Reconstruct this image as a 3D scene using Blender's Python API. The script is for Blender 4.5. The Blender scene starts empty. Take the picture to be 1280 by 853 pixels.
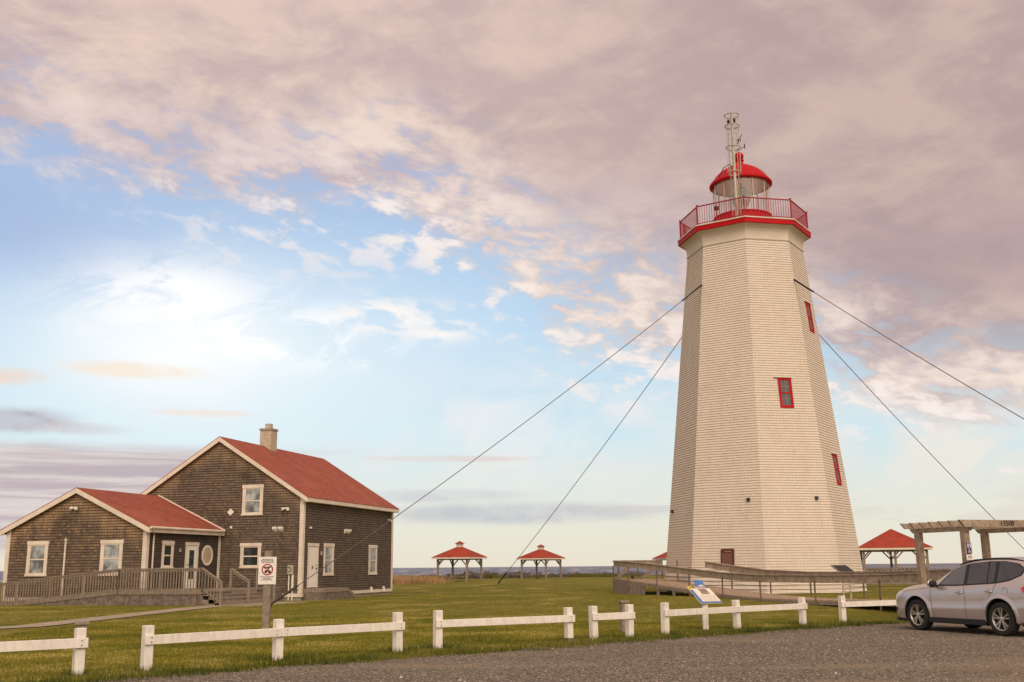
import bpy, bmesh, math, random
import numpy as np
from mathutils import Vector, Matrix
from mathutils.bvhtree import BVHTree
PI = math.pi
rnd = random.Random(7)
S = bpy.context.scene
COL = S.collection
# ------------------------------------------------------------ camera
cd = bpy.data.cameras.new('camera'); cam = bpy.data.objects.new('camera', cd); COL.objects.link(cam)
S.camera = cam
cd.lens = 36.85; cd.sensor_width = 36; cd.clip_start = .1; cd.clip_end = 80000
PITCH, ROLL = .2122, .0083
_d = Vector((0, math.cos(PITCH), math.sin(PITCH))); _u = Vector((0, -math.sin(PITCH), math.cos(PITCH))); _r = Vector((1, 0, 0))
_R = _r*math.cos(ROLL) - _u*math.sin(ROLL); _U = _r*math.sin(ROLL) + _u*math.cos(ROLL)
cam.matrix_world = Matrix.Translation((0, 0, 1.6)) @ Matrix((_R, _U, -_d)).transposed().to_4x4()
# ------------------------------------------------------------ view / exposure
S.view_settings.view_transform = 'Standard'; S.view_settings.look = 'None'
S.view_settings.exposure = 0.08; S.view_settings.gamma = 1
S.render.resolution_x = 1024; S.render.resolution_y = 682

# ------------------------------------------------------------ node expression helper
class N:
    def __init__(s, tree): s.t = tree; s.n = tree.nodes; s.l = tree.links
    def node(s, typ, props=None, **ins):
        n = s.n.new(typ)
        for k, v in (props or {}).items(): setattr(n, k, v)
        for k, v in ins.items():
            key = int(k[1:]) if k[0] == '_' and k[1:].isdigit() else k.replace('_', ' ')
            s.put(n.inputs[key], v)
        return n
    def put(s, sock, v):
        if isinstance(v, bpy.types.NodeSocket): s.l.new(v, sock)
        else:
            try: sock.default_value = v
            except Exception: sock.default_value = tuple(v) + (1,)
    def m(s, op, a, b=None, c=None, clamp=False):
        n = s.n.new('ShaderNodeMath'); n.operation = op; n.use_clamp = clamp
        s.put(n.inputs[0], a)
        if b is not None: s.put(n.inputs[1], b)
        if c is not None: s.put(n.inputs[2], c)
        return n.outputs[0]
    def add(s, a, b): return s.m('ADD', a, b)
    def sub(s, a, b): return s.m('SUBTRACT', a, b)
    def mul(s, a, b, clamp=False): return s.m('MULTIPLY', a, b, clamp=clamp)
    def ss(s, x, a, b):       # smoothstep from a to b
        n = s.n.new('ShaderNodeMapRange'); n.interpolation_type = 'SMOOTHSTEP'
        s.put(n.inputs[0], x); s.put(n.inputs[1], a); s.put(n.inputs[2], b); n.inputs[3].default_value = 0; n.inputs[4].default_value = 1
        return n.outputs[0]
    def mix(s, f, a, b, mode='MIX'):
        n = s.n.new('ShaderNodeMix'); n.data_type = 'RGBA'; n.blend_type = mode
        s.put(n.inputs[0], f); s.put(n.inputs[6], a if isinstance(a, bpy.types.NodeSocket) else tuple(a)+(1,)); s.put(n.inputs[7], b if isinstance(b, bpy.types.NodeSocket) else tuple(b)+(1,))
        return n.outputs[2]
    def comb(s, x, y, z):
        n = s.n.new('ShaderNodeCombineXYZ'); s.put(n.inputs[0], x); s.put(n.inputs[1], y); s.put(n.inputs[2], z); return n.outputs[0]
    def noise(s, vec, scale, detail=6, rough=.55, dist=0, lac=2.0):
        n = s.n.new('ShaderNodeTexNoise'); s.l.new(vec, n.inputs['Vector'])
        n.inputs['Scale'].default_value = scale; n.inputs['Detail'].default_value = detail
        n.inputs['Roughness'].default_value = rough; n.inputs['Distortion'].default_value = dist; n.inputs['Lacunarity'].default_value = lac
        return n.outputs[0]
    def ramp(s, x, stops, interp='LINEAR'):
        n = s.n.new('ShaderNodeValToRGB'); s.put(n.inputs[0], x); e = n.color_ramp.elements; n.color_ramp.interpolation = interp
        while len(e) < len(stops): e.new(.5)
        for i, (p, c) in enumerate(stops): e[i].position = p; e[i].color = tuple(c)+(1,)
        return n.outputs[0]
def srgb(r, g, b):
    f = lambda c: (c/255/12.92) if c/255 <= .04045 else ((c/255+.055)/1.055)**2.4
    return (f(r), f(g), f(b))

# ------------------------------------------------------------ world: Nishita sky under procedural cloud layers
SUN_EL = math.radians(36); SUN_DIR = Vector((.24, -1.0, 0)).normalized()*math.cos(SUN_EL) + Vector((0, 0, math.sin(SUN_EL)))
W = bpy.data.worlds.new('World'); S.world = W; W.use_nodes = True
W.node_tree.nodes.clear(); w = N(W.node_tree)
sky = w.n.new('ShaderNodeTexSky'); sky.sky_type = 'NISHITA'; sky.sun_disc = False
sky.sun_elevation = SUN_EL; sky.sun_rotation = math.atan2(SUN_DIR.x, SUN_DIR.y); sky.air_density = 1.0; sky.dust_density = .6
tc = w.n.new('ShaderNodeTexCoord'); D = tc.outputs['Generated']
sp = w.n.new('ShaderNodeSeparateXYZ'); w.l.new(D, sp.inputs[0]); dx, dy, dz = sp.outputs
az = w.m('ARCTAN2', dx, dy)
el = w.m('ARCSINE', dz)
zz = w.add(w.m('MAXIMUM', dz, 0.0), .10)
cp = w.comb(w.m('DIVIDE', dx, zz), w.m('DIVIDE', dy, zz), 0.0)         # flat cloud-deck coordinates
ang = w.comb(az, w.mul(el, 1.6), 0.0)                                # angular coordinates
streak = w.comb(w.mul(az, 3.0), w.mul(el, 34.0), 3.0)
n1 = w.noise(cp, .55, 8, .58, .3)
n2 = w.noise(ang, 9.0, 8, .60, .5)
n3 = w.noise(ang, 3.2, 5, .50, .2)
nst = w.noise(w.comb(w.mul(az, 5.0), w.mul(el, 85.0), 3.0), 1.0, 7, .6, .35)
n5 = w.noise(w.comb(w.mul(az, 1.0), w.add(w.mul(el, 2.1), w.mul(az, .35)), 1.7), 15.0, 9, .60, .35)
# clear air behind the clouds
veil = w.ramp(w.mul(el, 1/0.6, True), [(0, srgb(232, 223, 204)), (.08, srgb(228, 228, 214)), (.2, srgb(205, 229, 238)), (.40, srgb(180, 212, 238)), (.60, srgb(165, 190, 226)), (1, srgb(110, 145, 205))])
nish = w.mix(1.0, sky.outputs[0], (.085, .085, .085), 'MULTIPLY')
base = w.mix(.9, nish, veil)
def gauss(a0, e0, sa, se, wob=0.0, nn=None):
    e_ = w.sub(el, e0)
    if wob: e_ = w.add(e_, w.mul(w.sub(nn if nn is not None else n2, .5), wob))
    a = w.m('POWER', w.mul(w.sub(az, a0), 1/sa), 2.0); b = w.m('POWER', w.m('ABSOLUTE', w.mul(e_, 1/se)), 2.0)
    return w.m('EXPONENT', w.mul(w.add(a, b), -1.0))
# sunlit white glare on the thin cloud at the left
n4 = w.noise(w.comb(w.mul(az, 10.), w.add(w.mul(el, 24.), w.mul(az, -5.0)), 5.), 1.3, 8, .62, .6)
base = w.mix(w.mul(gauss(-.27, .19, .24, .10), .62, True), base, srgb(240, 247, 250))
base = w.mix(w.mul(gauss(-.32, .20, .10, .055, .03), .75, True), base, srgb(254, 254, 252))
g = w.mul(gauss(-.33, .245, .075, .030, .03), w.ss(n4, .38, .56)); base = w.mix(w.mul(g, 1.3, True), base, srgb(255, 255, 254))
g = w.mul(gauss(-.24, .205, .10, .018, .03), w.ss(n4, .42, .58)); base = w.mix(w.mul(g, 1.2, True), base, srgb(255, 255, 254))
g = w.mul(gauss(-.20, .225, .06, .02, .03), w.ss(n4, .44, .60)); base = w.mix(w.mul(g, 1.0, True), base, srgb(252, 252, 252))
# deeper blue patch top left under the sheet
g = gauss(-.50, .295, .16, .050)
base = w.mix(w.mul(g, .6, True), base, srgb(158, 174, 214))
def layer(mask, col):
    global base
    base = w.mix(mask, base, col)
# faint wisps
n7 = w.noise(w.comb(w.mul(az, 1.0), w.add(w.mul(el, 2.2), w.mul(az, .25)), 8.3), 27.0, 8, .58, .3)
wm = w.mul(gauss(.02, .135, .13, .045, .03), w.ss(n2, .36, .62)); layer(w.mul(wm, .85, True), srgb(236, 235, 234))
wm = w.mul(gauss(.00, .085, .22, .030, .02), w.ss(n4, .42, .64)); layer(w.mul(wm, .5, True), srgb(236, 230, 222))
wm = w.mul(gauss(-.125, .235, .045, .016, .01), w.ss(n7, .42, .58)); layer(w.mul(wm, 1.3, True), srgb(246, 242, 240))
wm = w.mul(gauss(-.07, .222, .035, .010, .008), w.ss(n7, .42, .56)); layer(w.mul(wm, 1.1, True), srgb(246, 242, 240))
wm = w.mul(gauss(.38, .105, .20, .045, .03), w.ss(n2, .32, .60)); layer(w.mul(wm, .9, True), srgb(236, 228, 216))
wm = w.mul(gauss(.40, .045, .20, .020, .015), w.ss(n4, .40, .60)); layer(w.mul(wm, .5, True), srgb(214, 206, 196))
# low stratus bands, left
bm_ = w.mul(w.ss(w.add(el, w.mul(w.sub(n3, .5), .02)), .006, .03), w.sub(1.0, w.ss(w.add(el, w.mul(w.sub(n2, .5), .012)), .100, .114)))
bm_ = w.mul(bm_, w.sub(1.0, w.ss(w.add(az, w.mul(w.sub(n2, .5), .2)), -.28, -.14)))
bm_ = w.mul(bm_, w.add(.85, w.mul(w.ss(nst, .36, .56), .15)))
layer(w.mul(bm_, .97, True), w.mix(w.ss(nst, .38, .60), srgb(217, 203, 200), srgb(188, 174, 180)))
def lens(a0, e0, sa, se, col, k=1.0, wob=.010):
    layer(w.mul(w.mul(w.ss(gauss(a0, e0, sa, se, wob, n2), .15, .85), w.add(.55, w.mul(w.ss(n5, .38, .60), .45))), k, True), srgb(*col))
lens(-.455, .128, .060, .012, (174, 163, 174), .95, .016)
lens(-.40, .122, .05, .006, (200, 180, 180), .6)
lens(-.35, .176, .07, .008, (246, 226, 204), .7)
lens(-.47, .165, .05, .008, (238, 212, 196), .8)
lens(-.06, .1005, .085, .0035, (222, 210, 205), .9, .004)
lens(-.29, .140, .05, .004, (240, 222, 208), .8, .004)
lens(0.0, .049, .14, .011, (190, 192, 200), .85, .010)
lens(-.08, .066, .10, .007, (200, 200, 206), .7, .008)
lens(.12, .052, .09, .004, (206, 200, 200), .6, .005)
# large upper sheet
fc = w.n.new('ShaderNodeFloatCurve'); w.put(fc.inputs['Value'], w.m('MULTIPLY_ADD', az, 1/1.2, .5))
pts = [(-.6, .335), (-.479, .345), (-.376, .335), (-.266, .320), (-.19, .322), (-.127, .325), (-.063, .300), (-.015, .268), (.016, .240), (.047, .205), (.154, .188), (.288, .168), (.342, .143), (.407, .118), (.456, .105), (.6, .09)]
cv = fc.mapping.curves[0]
while len(cv.points) < len(pts): cv.points.new(.5, .5)
for p_, (a_, e_) in zip(cv.points, pts): p_.location = (a_/1.2+.5, e_); p_.handle_type = 'AUTO'
fc.mapping.update()
B = fc.outputs[0]
front = w.ss(dy, -.2, .2)
skew = w.comb(w.mul(az, 1.0), w.add(w.mul(el, 2.1), w.mul(az, .35)), 1.7)
n6 = w.noise(w.comb(w.mul(az, 1.0), w.add(w.mul(el, 2.4), w.mul(az, -.25)), 4.2), 6.5, 8, .62, .4)
raw = w.sub(el, w.add(w.mul(B, front), w.mul(w.sub(1.0, front), .16)))
dlt = w.add(raw, w.add(w.add(w.mul(w.sub(n2, .5), .07), w.mul(w.sub(n3, .5), .06)), w.add(w.mul(w.sub(n5, .5), .09), w.mul(w.sub(n7, .5), .06))))
cover = w.ss(dlt, -.012, .040)
cen = gauss(.02, .27, .16, .20)
zone = w.sub(1.0, w.ss(w.add(raw, w.mul(w.sub(n3, .5), .10)), w.add(.02, w.mul(cen, .02)), w.add(.13, w.mul(cen, .06))))
fine = w.add(w.mul(n7, .5), w.mul(n5, .5))
hole = w.mul(w.mul(zone, w.ss(fine, w.add(.50, w.mul(cen, .03)), .42)), w.add(.58, w.mul(cen, .27)))
cover = w.mul(cover, w.sub(1.0, hole))
shade = w.ss(w.add(w.add(w.mul(n6, .55), w.mul(n3, .20)), w.mul(n5, .25)), .40, .60)
right = w.ss(az, -.25, .40)
darkc = w.mix(right, srgb(192, 170, 170), srgb(170, 148, 148))
lightc = w.mix(right, srgb(233, 207, 191), srgb(210, 184, 172))
sheet = w.mix(shade, darkc, lightc)
top = w.ss(raw, .08, .20); sheet = w.mix(w.mul(top, .40), sheet, w.mix(right, srgb(216, 188, 177), srgb(194, 168, 161)))
db = w.mul(gauss(.38, .265, .30, .040, .03), w.ss(n6, .38, .60)); sheet = w.mix(w.mul(db, .65, True), sheet, srgb(164, 142, 149))
db = gauss(-.26, .375, .14, .025, .02); sheet = w.mix(w.mul(db, .45, True), sheet, srgb(182, 168, 182))
db = gauss(.05, .335, .12, .03, .04); sheet = w.mix(w.mul(db, .45, True), sheet, srgb(184, 172, 182))
puff = w.ss(w.add(w.mul(fine, .70), w.mul(n6, .30)), .40, .62)
rimc = w.mix(puff, srgb(204, 190, 194), w.mix(w.ss(az, -.40, -.04), srgb(230, 213, 207), srgb(248, 232, 219)))
sheet = w.mix(w.mul(w.mul(zone, w.add(.30, w.mul(puff, .70))), .90, True), sheet, rimc)
# brighter billows left of the tower and low on the right
bb = w.mul(w.add(gauss(.08, .235, .10, .055, .03), gauss(.40, .165, .16, .022, .02)), w.ss(w.add(w.mul(n5, .6), w.mul(n7, .4)), .38, .62))
sheet = w.mix(w.mul(bb, .80, True), sheet, srgb(244, 227, 214))
layer(w.mul(cover, .97), sheet)
# scattered small bright clouds below the sheet's rim
fl = w.mul(w.mul(w.ss(raw, -.085, -.005), w.ss(w.add(w.mul(n7, .55), w.mul(n5, .45)), .50, .60)), w.sub(1.0, w.ss(raw, .01, .05)))
layer(w.mul(w.mul(fl, w.ss(az, -.50, -.10)), .9, True), srgb(244, 233, 228))
# behind the camera: warm glow added to the sky to light the front faces
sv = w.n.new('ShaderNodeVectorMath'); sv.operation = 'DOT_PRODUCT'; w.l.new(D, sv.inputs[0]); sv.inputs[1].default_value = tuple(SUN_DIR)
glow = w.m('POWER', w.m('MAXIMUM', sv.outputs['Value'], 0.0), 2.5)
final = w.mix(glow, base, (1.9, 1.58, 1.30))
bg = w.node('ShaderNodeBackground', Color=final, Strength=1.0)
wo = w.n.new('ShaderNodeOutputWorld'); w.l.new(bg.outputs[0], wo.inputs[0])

# ------------------------------------------------------------ sun, veiled by thin cloud
sl = bpy.data.lights.new('sun', 'SUN'); sl.energy = 1.15; sl.angle = math.radians(24); sl.color = (1, .86, .72)
so = bpy.data.objects.new('sun', sl); COL.objects.link(so); so.rotation_euler = (-SUN_DIR).to_track_quat('-Z', 'Y').to_euler()

# ------------------------------------------------------------ materials
MATS = {}
def mat(name, col, rough=.8, metal=0, spec=.3, var=None, vs=3.0, bump=0, bs=40, streak=None, coat=0):
    m_ = bpy.data.materials.new(name); m_.use_nodes = True; t = N(m_.node_tree)
    b = t.n['Principled BSDF']; b.inputs['Roughness'].default_value = rough; b.inputs['Metallic'].default_value = metal
    b.inputs['Specular IOR Level'].default_value = spec; b.inputs['Coat Weight'].default_value = coat
    co = t.n.new('ShaderNodeTexCoord').outputs['Object']
    if var:
        f = t.noise(co, vs, 6, .6)
        v = co
        if streak:
            mp = t.n.new('ShaderNodeMapping'); t.l.new(co, mp.inputs[0]); mp.inputs['Scale'].default_value = streak
            f2 = t.noise(mp.outputs[0], vs, 5, .6); f = t.add(t.mul(f, .4), t.mul(f2, .6))
        c = t.mix(t.ss(f, .35, .65), col, var); t.put(b.inputs['Base Color'], c)
    else: b.inputs['Base Color'].default_value = tuple(col)+(1,)
    if bump:
        bn = t.n.new('ShaderNodeBump'); bn.inputs['Strength'].default_value = bump; bn.inputs['Distance'].default_value = .01
        t.l.new(t.noise(co, bs, 4, .6), bn.inputs['Height']); t.l.new(bn.outputs[0], b.inputs['Normal'])
    MATS[name] = m_; return m_
white = mat('cream_paint', (.72, .62, .50), .6, var=(.62, .52, .42), vs=1.5, bump=.15)
fencew = mat('fence_paint', (.78, .72, .64), .75, var=(.66, .59, .51), vs=5, streak=(3, 3, 1), bump=.4, bs=30)
wood = mat('weathered_wood', (.30, .235, .175), .9, var=(.19, .145, .11), vs=6, bump=.5, bs=25, streak=(2, 2, 1))
wood_p = mat('weathered_pergola_wood', (.38, .29, .205), .9, var=(.25, .185, .13), vs=6, bump=.5, bs=25)
railw = mat('handrail_wood', (.42, .33, .245), .85, var=(.28, .21, .155), vs=5, bump=.4, bs=25)
deckw = mat('boardwalk_wood', (.40, .28, .19), .85, var=(.28, .20, .14), vs=5, bump=.4, bs=25)
darkwood = mat('grey_wood', (.22, .17, .13), .9, var=(.12, .09, .075), vs=6, bump=.5, bs=25)
red = mat('red_paint', (.46, .004, .008), .5, var=(.39, .004, .008), vs=2, spec=.12)
redtrim = mat('red_trim_paint', (.32, .008, .018), .5, var=(.25, .008, .014), vs=2)
roofred = mat('red_shingle', (.31, .078, .046), .9, bump=.5, bs=25)
_t = N(roofred.node_tree); _co = _t.n.new('ShaderNodeTexCoord').outputs['Object']; _sp = _t.n.new('ShaderNodeSeparateXYZ'); _t.l.new(_co, _sp.inputs[0])
_ri = _t.m('FLOOR', _t.mul(_sp.outputs[2], 1/.075)); _ro = _t.n.new('ShaderNodeTexWhiteNoise'); _ro.noise_dimensions = '2D'
_t.l.new(_t.comb(_t.m('FLOOR', _t.add(_t.mul(_sp.outputs[1], 3.3), _t.mul(_ri, .37))), _ri, 0.0), _ro.inputs['Vector'])
_fl = _t.n.new('ShaderNodeMapping'); _t.l.new(_co, _fl.inputs[0]); _fl.inputs['Scale'].default_value = (.5, 1.6, .5)
_c = _t.mix(_ro.outputs['Value'], (.345, .088, .050), (.255, .066, .042)); _c = _t.mix(_t.mul(_t.ss(_t.noise(_fl.outputs[0], .8, 6, .65), .45, .65), .5), _c, (.22, .062, .045))
_c = _t.mix(_t.mul(_t.ss(_t.noise(_co, .35, 5, .6), .50, .66), .35), _c, (.40, .13, .085)); _t.put(_t.n['Principled BSDF'].inputs['Base Color'], _c)
gazred = mat('red_metal_roof', (.34, .046, .024), .85, var=(.27, .040, .022), vs=1.5)
chim = mat('chimney_block', (.50, .42, .31), .95, var=(.42, .35, .26), vs=4, bump=.5)
conc = mat('concrete', (.36, .29, .21), .95, var=(.28, .22, .16), vs=2, bump=.3)
glassd = mat('window_glass_dark', (.03, .035, .035), .06, spec=.9)
glassm = mat('window_glass_reflection', (.42, .44, .42), .10, spec=.9, var=(.07, .07, .06), vs=1.6)  # pale patches are sky reflections painted into the glass colour
metal = mat('galvanised_metal', (.52, .46, .38), .6, .3, var=(.40, .35, .28), vs=5)
darkmetal = mat('dark_metal', (.05, .04, .035), .6, .5)
fixture = mat('plastic_white', (.75, .68, .58), .5)
steelpost = mat('brown_post', (.16, .115, .085), .7)
cable = mat('cable_steel', (.11, .095, .085), .5, .6)
rubber = mat('tyre_rubber', (.022, .021, .020), .85, bump=.2, bs=60)
rimm = mat('alloy_rim', (.55, .50, .44), .32, .85)
blackp = mat('black_plastic', (.022, .021, .021), .55)
navy = mat('sign_navy', (.02, .025, .12), .5)
signw = mat('sign_white', (.74, .68, .62), .5)
ink = mat('sign_ink', (.03, .025, .025), .6)
sred = mat('sign_red', (.34, .02, .025), .5)
sblue = mat('sign_blue', (.07, .16, .38), .4)
syel = mat('sign_yellow', (.70, .52, .04), .4)
spink = mat('sign_photo', (.34, .24, .20), .5, var=(.16, .11, .10), vs=14)
scream = mat('sign_cream', (.70, .62, .52), .4)
bronze = mat('plaque_brown', (.085, .022, .014), .5)
bronzel = mat('plaque_letters', (.30, .16, .12), .5)
plaqtan = mat('plaque_tan', (.50, .40, .27), .7, var=(.42, .33, .22), vs=5)
lensg = mat('lens_glass', (.26, .27, .20), .12, spec=.9, var=(.08, .10, .075), vs=5)
domein = mat('lantern_inner', (.85, .83, .74), .5)
rock = mat('shore_rock', (.12, .092, .080), .95, var=(.055, .045, .042), vs=1.6, bump=1.0, bs=6)

def shingle(name, c1, c2, joint_shade, row, bw, pale, dark, wear=None, ms=.010, amt=.6, vj=.45, pk=.5):
    # wear = (middle, slope, peak, depth): paler, less weathered shingles under the shelter of the roof overhang
    m_ = bpy.data.materials.new(name); m_.use_nodes = True; t = N(m_.node_tree); b = t.n['Principled BSDF']
    b.inputs['Roughness'].default_value = .9; b.inputs['Specular IOR Level'].default_value = .15
    uv = t.n.new('ShaderNodeUVMap').outputs[0]
    sx = t.n.new('ShaderNodeSeparateXYZ'); t.l.new(uv, sx.inputs[0]); u, v = sx.outputs[0], sx.outputs[1]
    rowi = t.m('FLOOR', t.mul(v, 1/row)); wn = t.n.new('ShaderNodeTexWhiteNoise'); wn.noise_dimensions = '1D'; t.l.new(rowi, wn.inputs['W'])
    uj = t.add(u, t.mul(wn.outputs['Value'], bw))
    fv = t.m('FRACT', t.mul(v, 1/row)); fu = t.m('FRACT', t.mul(uj, 1/bw))
    hz_ = t.ss(fv, ms/row*1.6, ms/row*.7)                       # painted shadow line under each course's butt edge
    vt_ = t.mul(t.ss(t.m('ABSOLUTE', t.sub(fu, .5)), .5-.011/bw, .5-.003/bw), vj)
    joint_and_shade = t.m('MAXIMUM', hz_, vt_); notm = t.sub(1.0, joint_and_shade)
    # one random tone per shingle
    cell = t.n.new('ShaderNodeTexWhiteNoise'); cell.noise_dimensions = '2D'; t.l.new(t.comb(t.m('FLOOR', t.mul(uj, 1/bw)), rowi, 0.0), cell.inputs['Vector'])
    c = t.mix(cell.outputs['Value'], c1, c2)
    n_ = t.noise(uv, .5, 6, .65); n2_ = t.noise(t.comb(t.mul(u, 2.0), t.mul(v, .45), 0.0), 1.0, 6, .7)
    fld = t.add(t.mul(n_, .5), t.mul(n2_, .5))
    f = t.ss(fld, .44, .60)
    c = t.mix(t.mul(t.mul(t.mul(f, amt), notm), t.add(.5, cell.outputs['Value'])), c, dark)
    c = t.mix(t.mul(t.mul(t.ss(cell.outputs['Value'], .70, 1.0), pk), notm), c, pale)
    if wear:
        mid, slope, peak, depth = wear
        top = t.sub(peak, t.mul(t.m('ABSOLUTE', t.sub(u, mid)), slope)); d = t.sub(top, v)
        d = t.add(d, t.mul(t.sub(fld, .5), depth*3.2)); wv = t.ss(d, depth, .15)
        c = t.mix(t.mul(t.mul(wv, t.add(.55, t.mul(cell.outputs['Value'], .45))), t.add(.45, t.mul(notm, .55))), c, pale)
    c = t.mix(joint_and_shade, c, joint_shade)  # vertical joints plus the shadow lines painted under the courses
    t.put(b.inputs['Base Color'], c)
    MATS[name] = m_; return m_
towerm = shingle('painted_shingle', (.67, .575, .475), (.63, .54, .44), (.32, .25, .19), .125, .17, (.72, .63, .53), (.58, .475, .365), None, .012, .6, .38, .35)
housem = shingle('cedar_shingle', (.190, .138, .098), (.108, .082, .062), (.026, .020, .016), .13, .17, (.34, .225, .13), (.072, .054, .044), (4.975, (8.44-5.30)/4.975, 8.44-.36, 1.1), .020, .6, .8, .45)
houses = shingle('cedar_shingle_grey', (.168, .124, .095), (.108, .083, .066), (.026, .021, .017), .13, .17, (.25, .18, .12), (.072, .056, .047), (0, 0, 4.94, .55), .020, .5, .8, .4)
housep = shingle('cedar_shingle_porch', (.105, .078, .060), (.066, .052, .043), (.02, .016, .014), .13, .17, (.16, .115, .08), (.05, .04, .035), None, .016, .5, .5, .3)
annexm = shingle('cedar_shingle_tan', (.205, .142, .094), (.110, .082, .060), (.028, .022, .017), .13, .17, (.40, .26, .145), (.085, .06, .047), (3.895, (5.38-3.56)/3.895, 5.38-.36, 1.4), .020, .6, .8, .5)

# glass for the lantern: thin see-through panes
gl = bpy.data.materials.new('lantern_glass'); gl.use_nodes = True; t = N(gl.node_tree); t.n.remove(t.n['Principled BSDF'])
tr = t.node('ShaderNodeBsdfTransparent', Color=(.93, .94, .92, 1)); gs = t.node('ShaderNodeBsdfGlossy', Color=(1, 1, 1, 1), Roughness=.03)
fr = t.node('ShaderNodeFresnel', IOR=1.5); mx = t.n.new('ShaderNodeMixShader')
mx.inputs[0].default_value = .12; t.l.new(tr.outputs[0], mx.inputs[1]); t.l.new(gs.outputs[0], mx.inputs[2])
t.l.new(mx.outputs[0], t.n['Material Output'].inputs[0])

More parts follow.
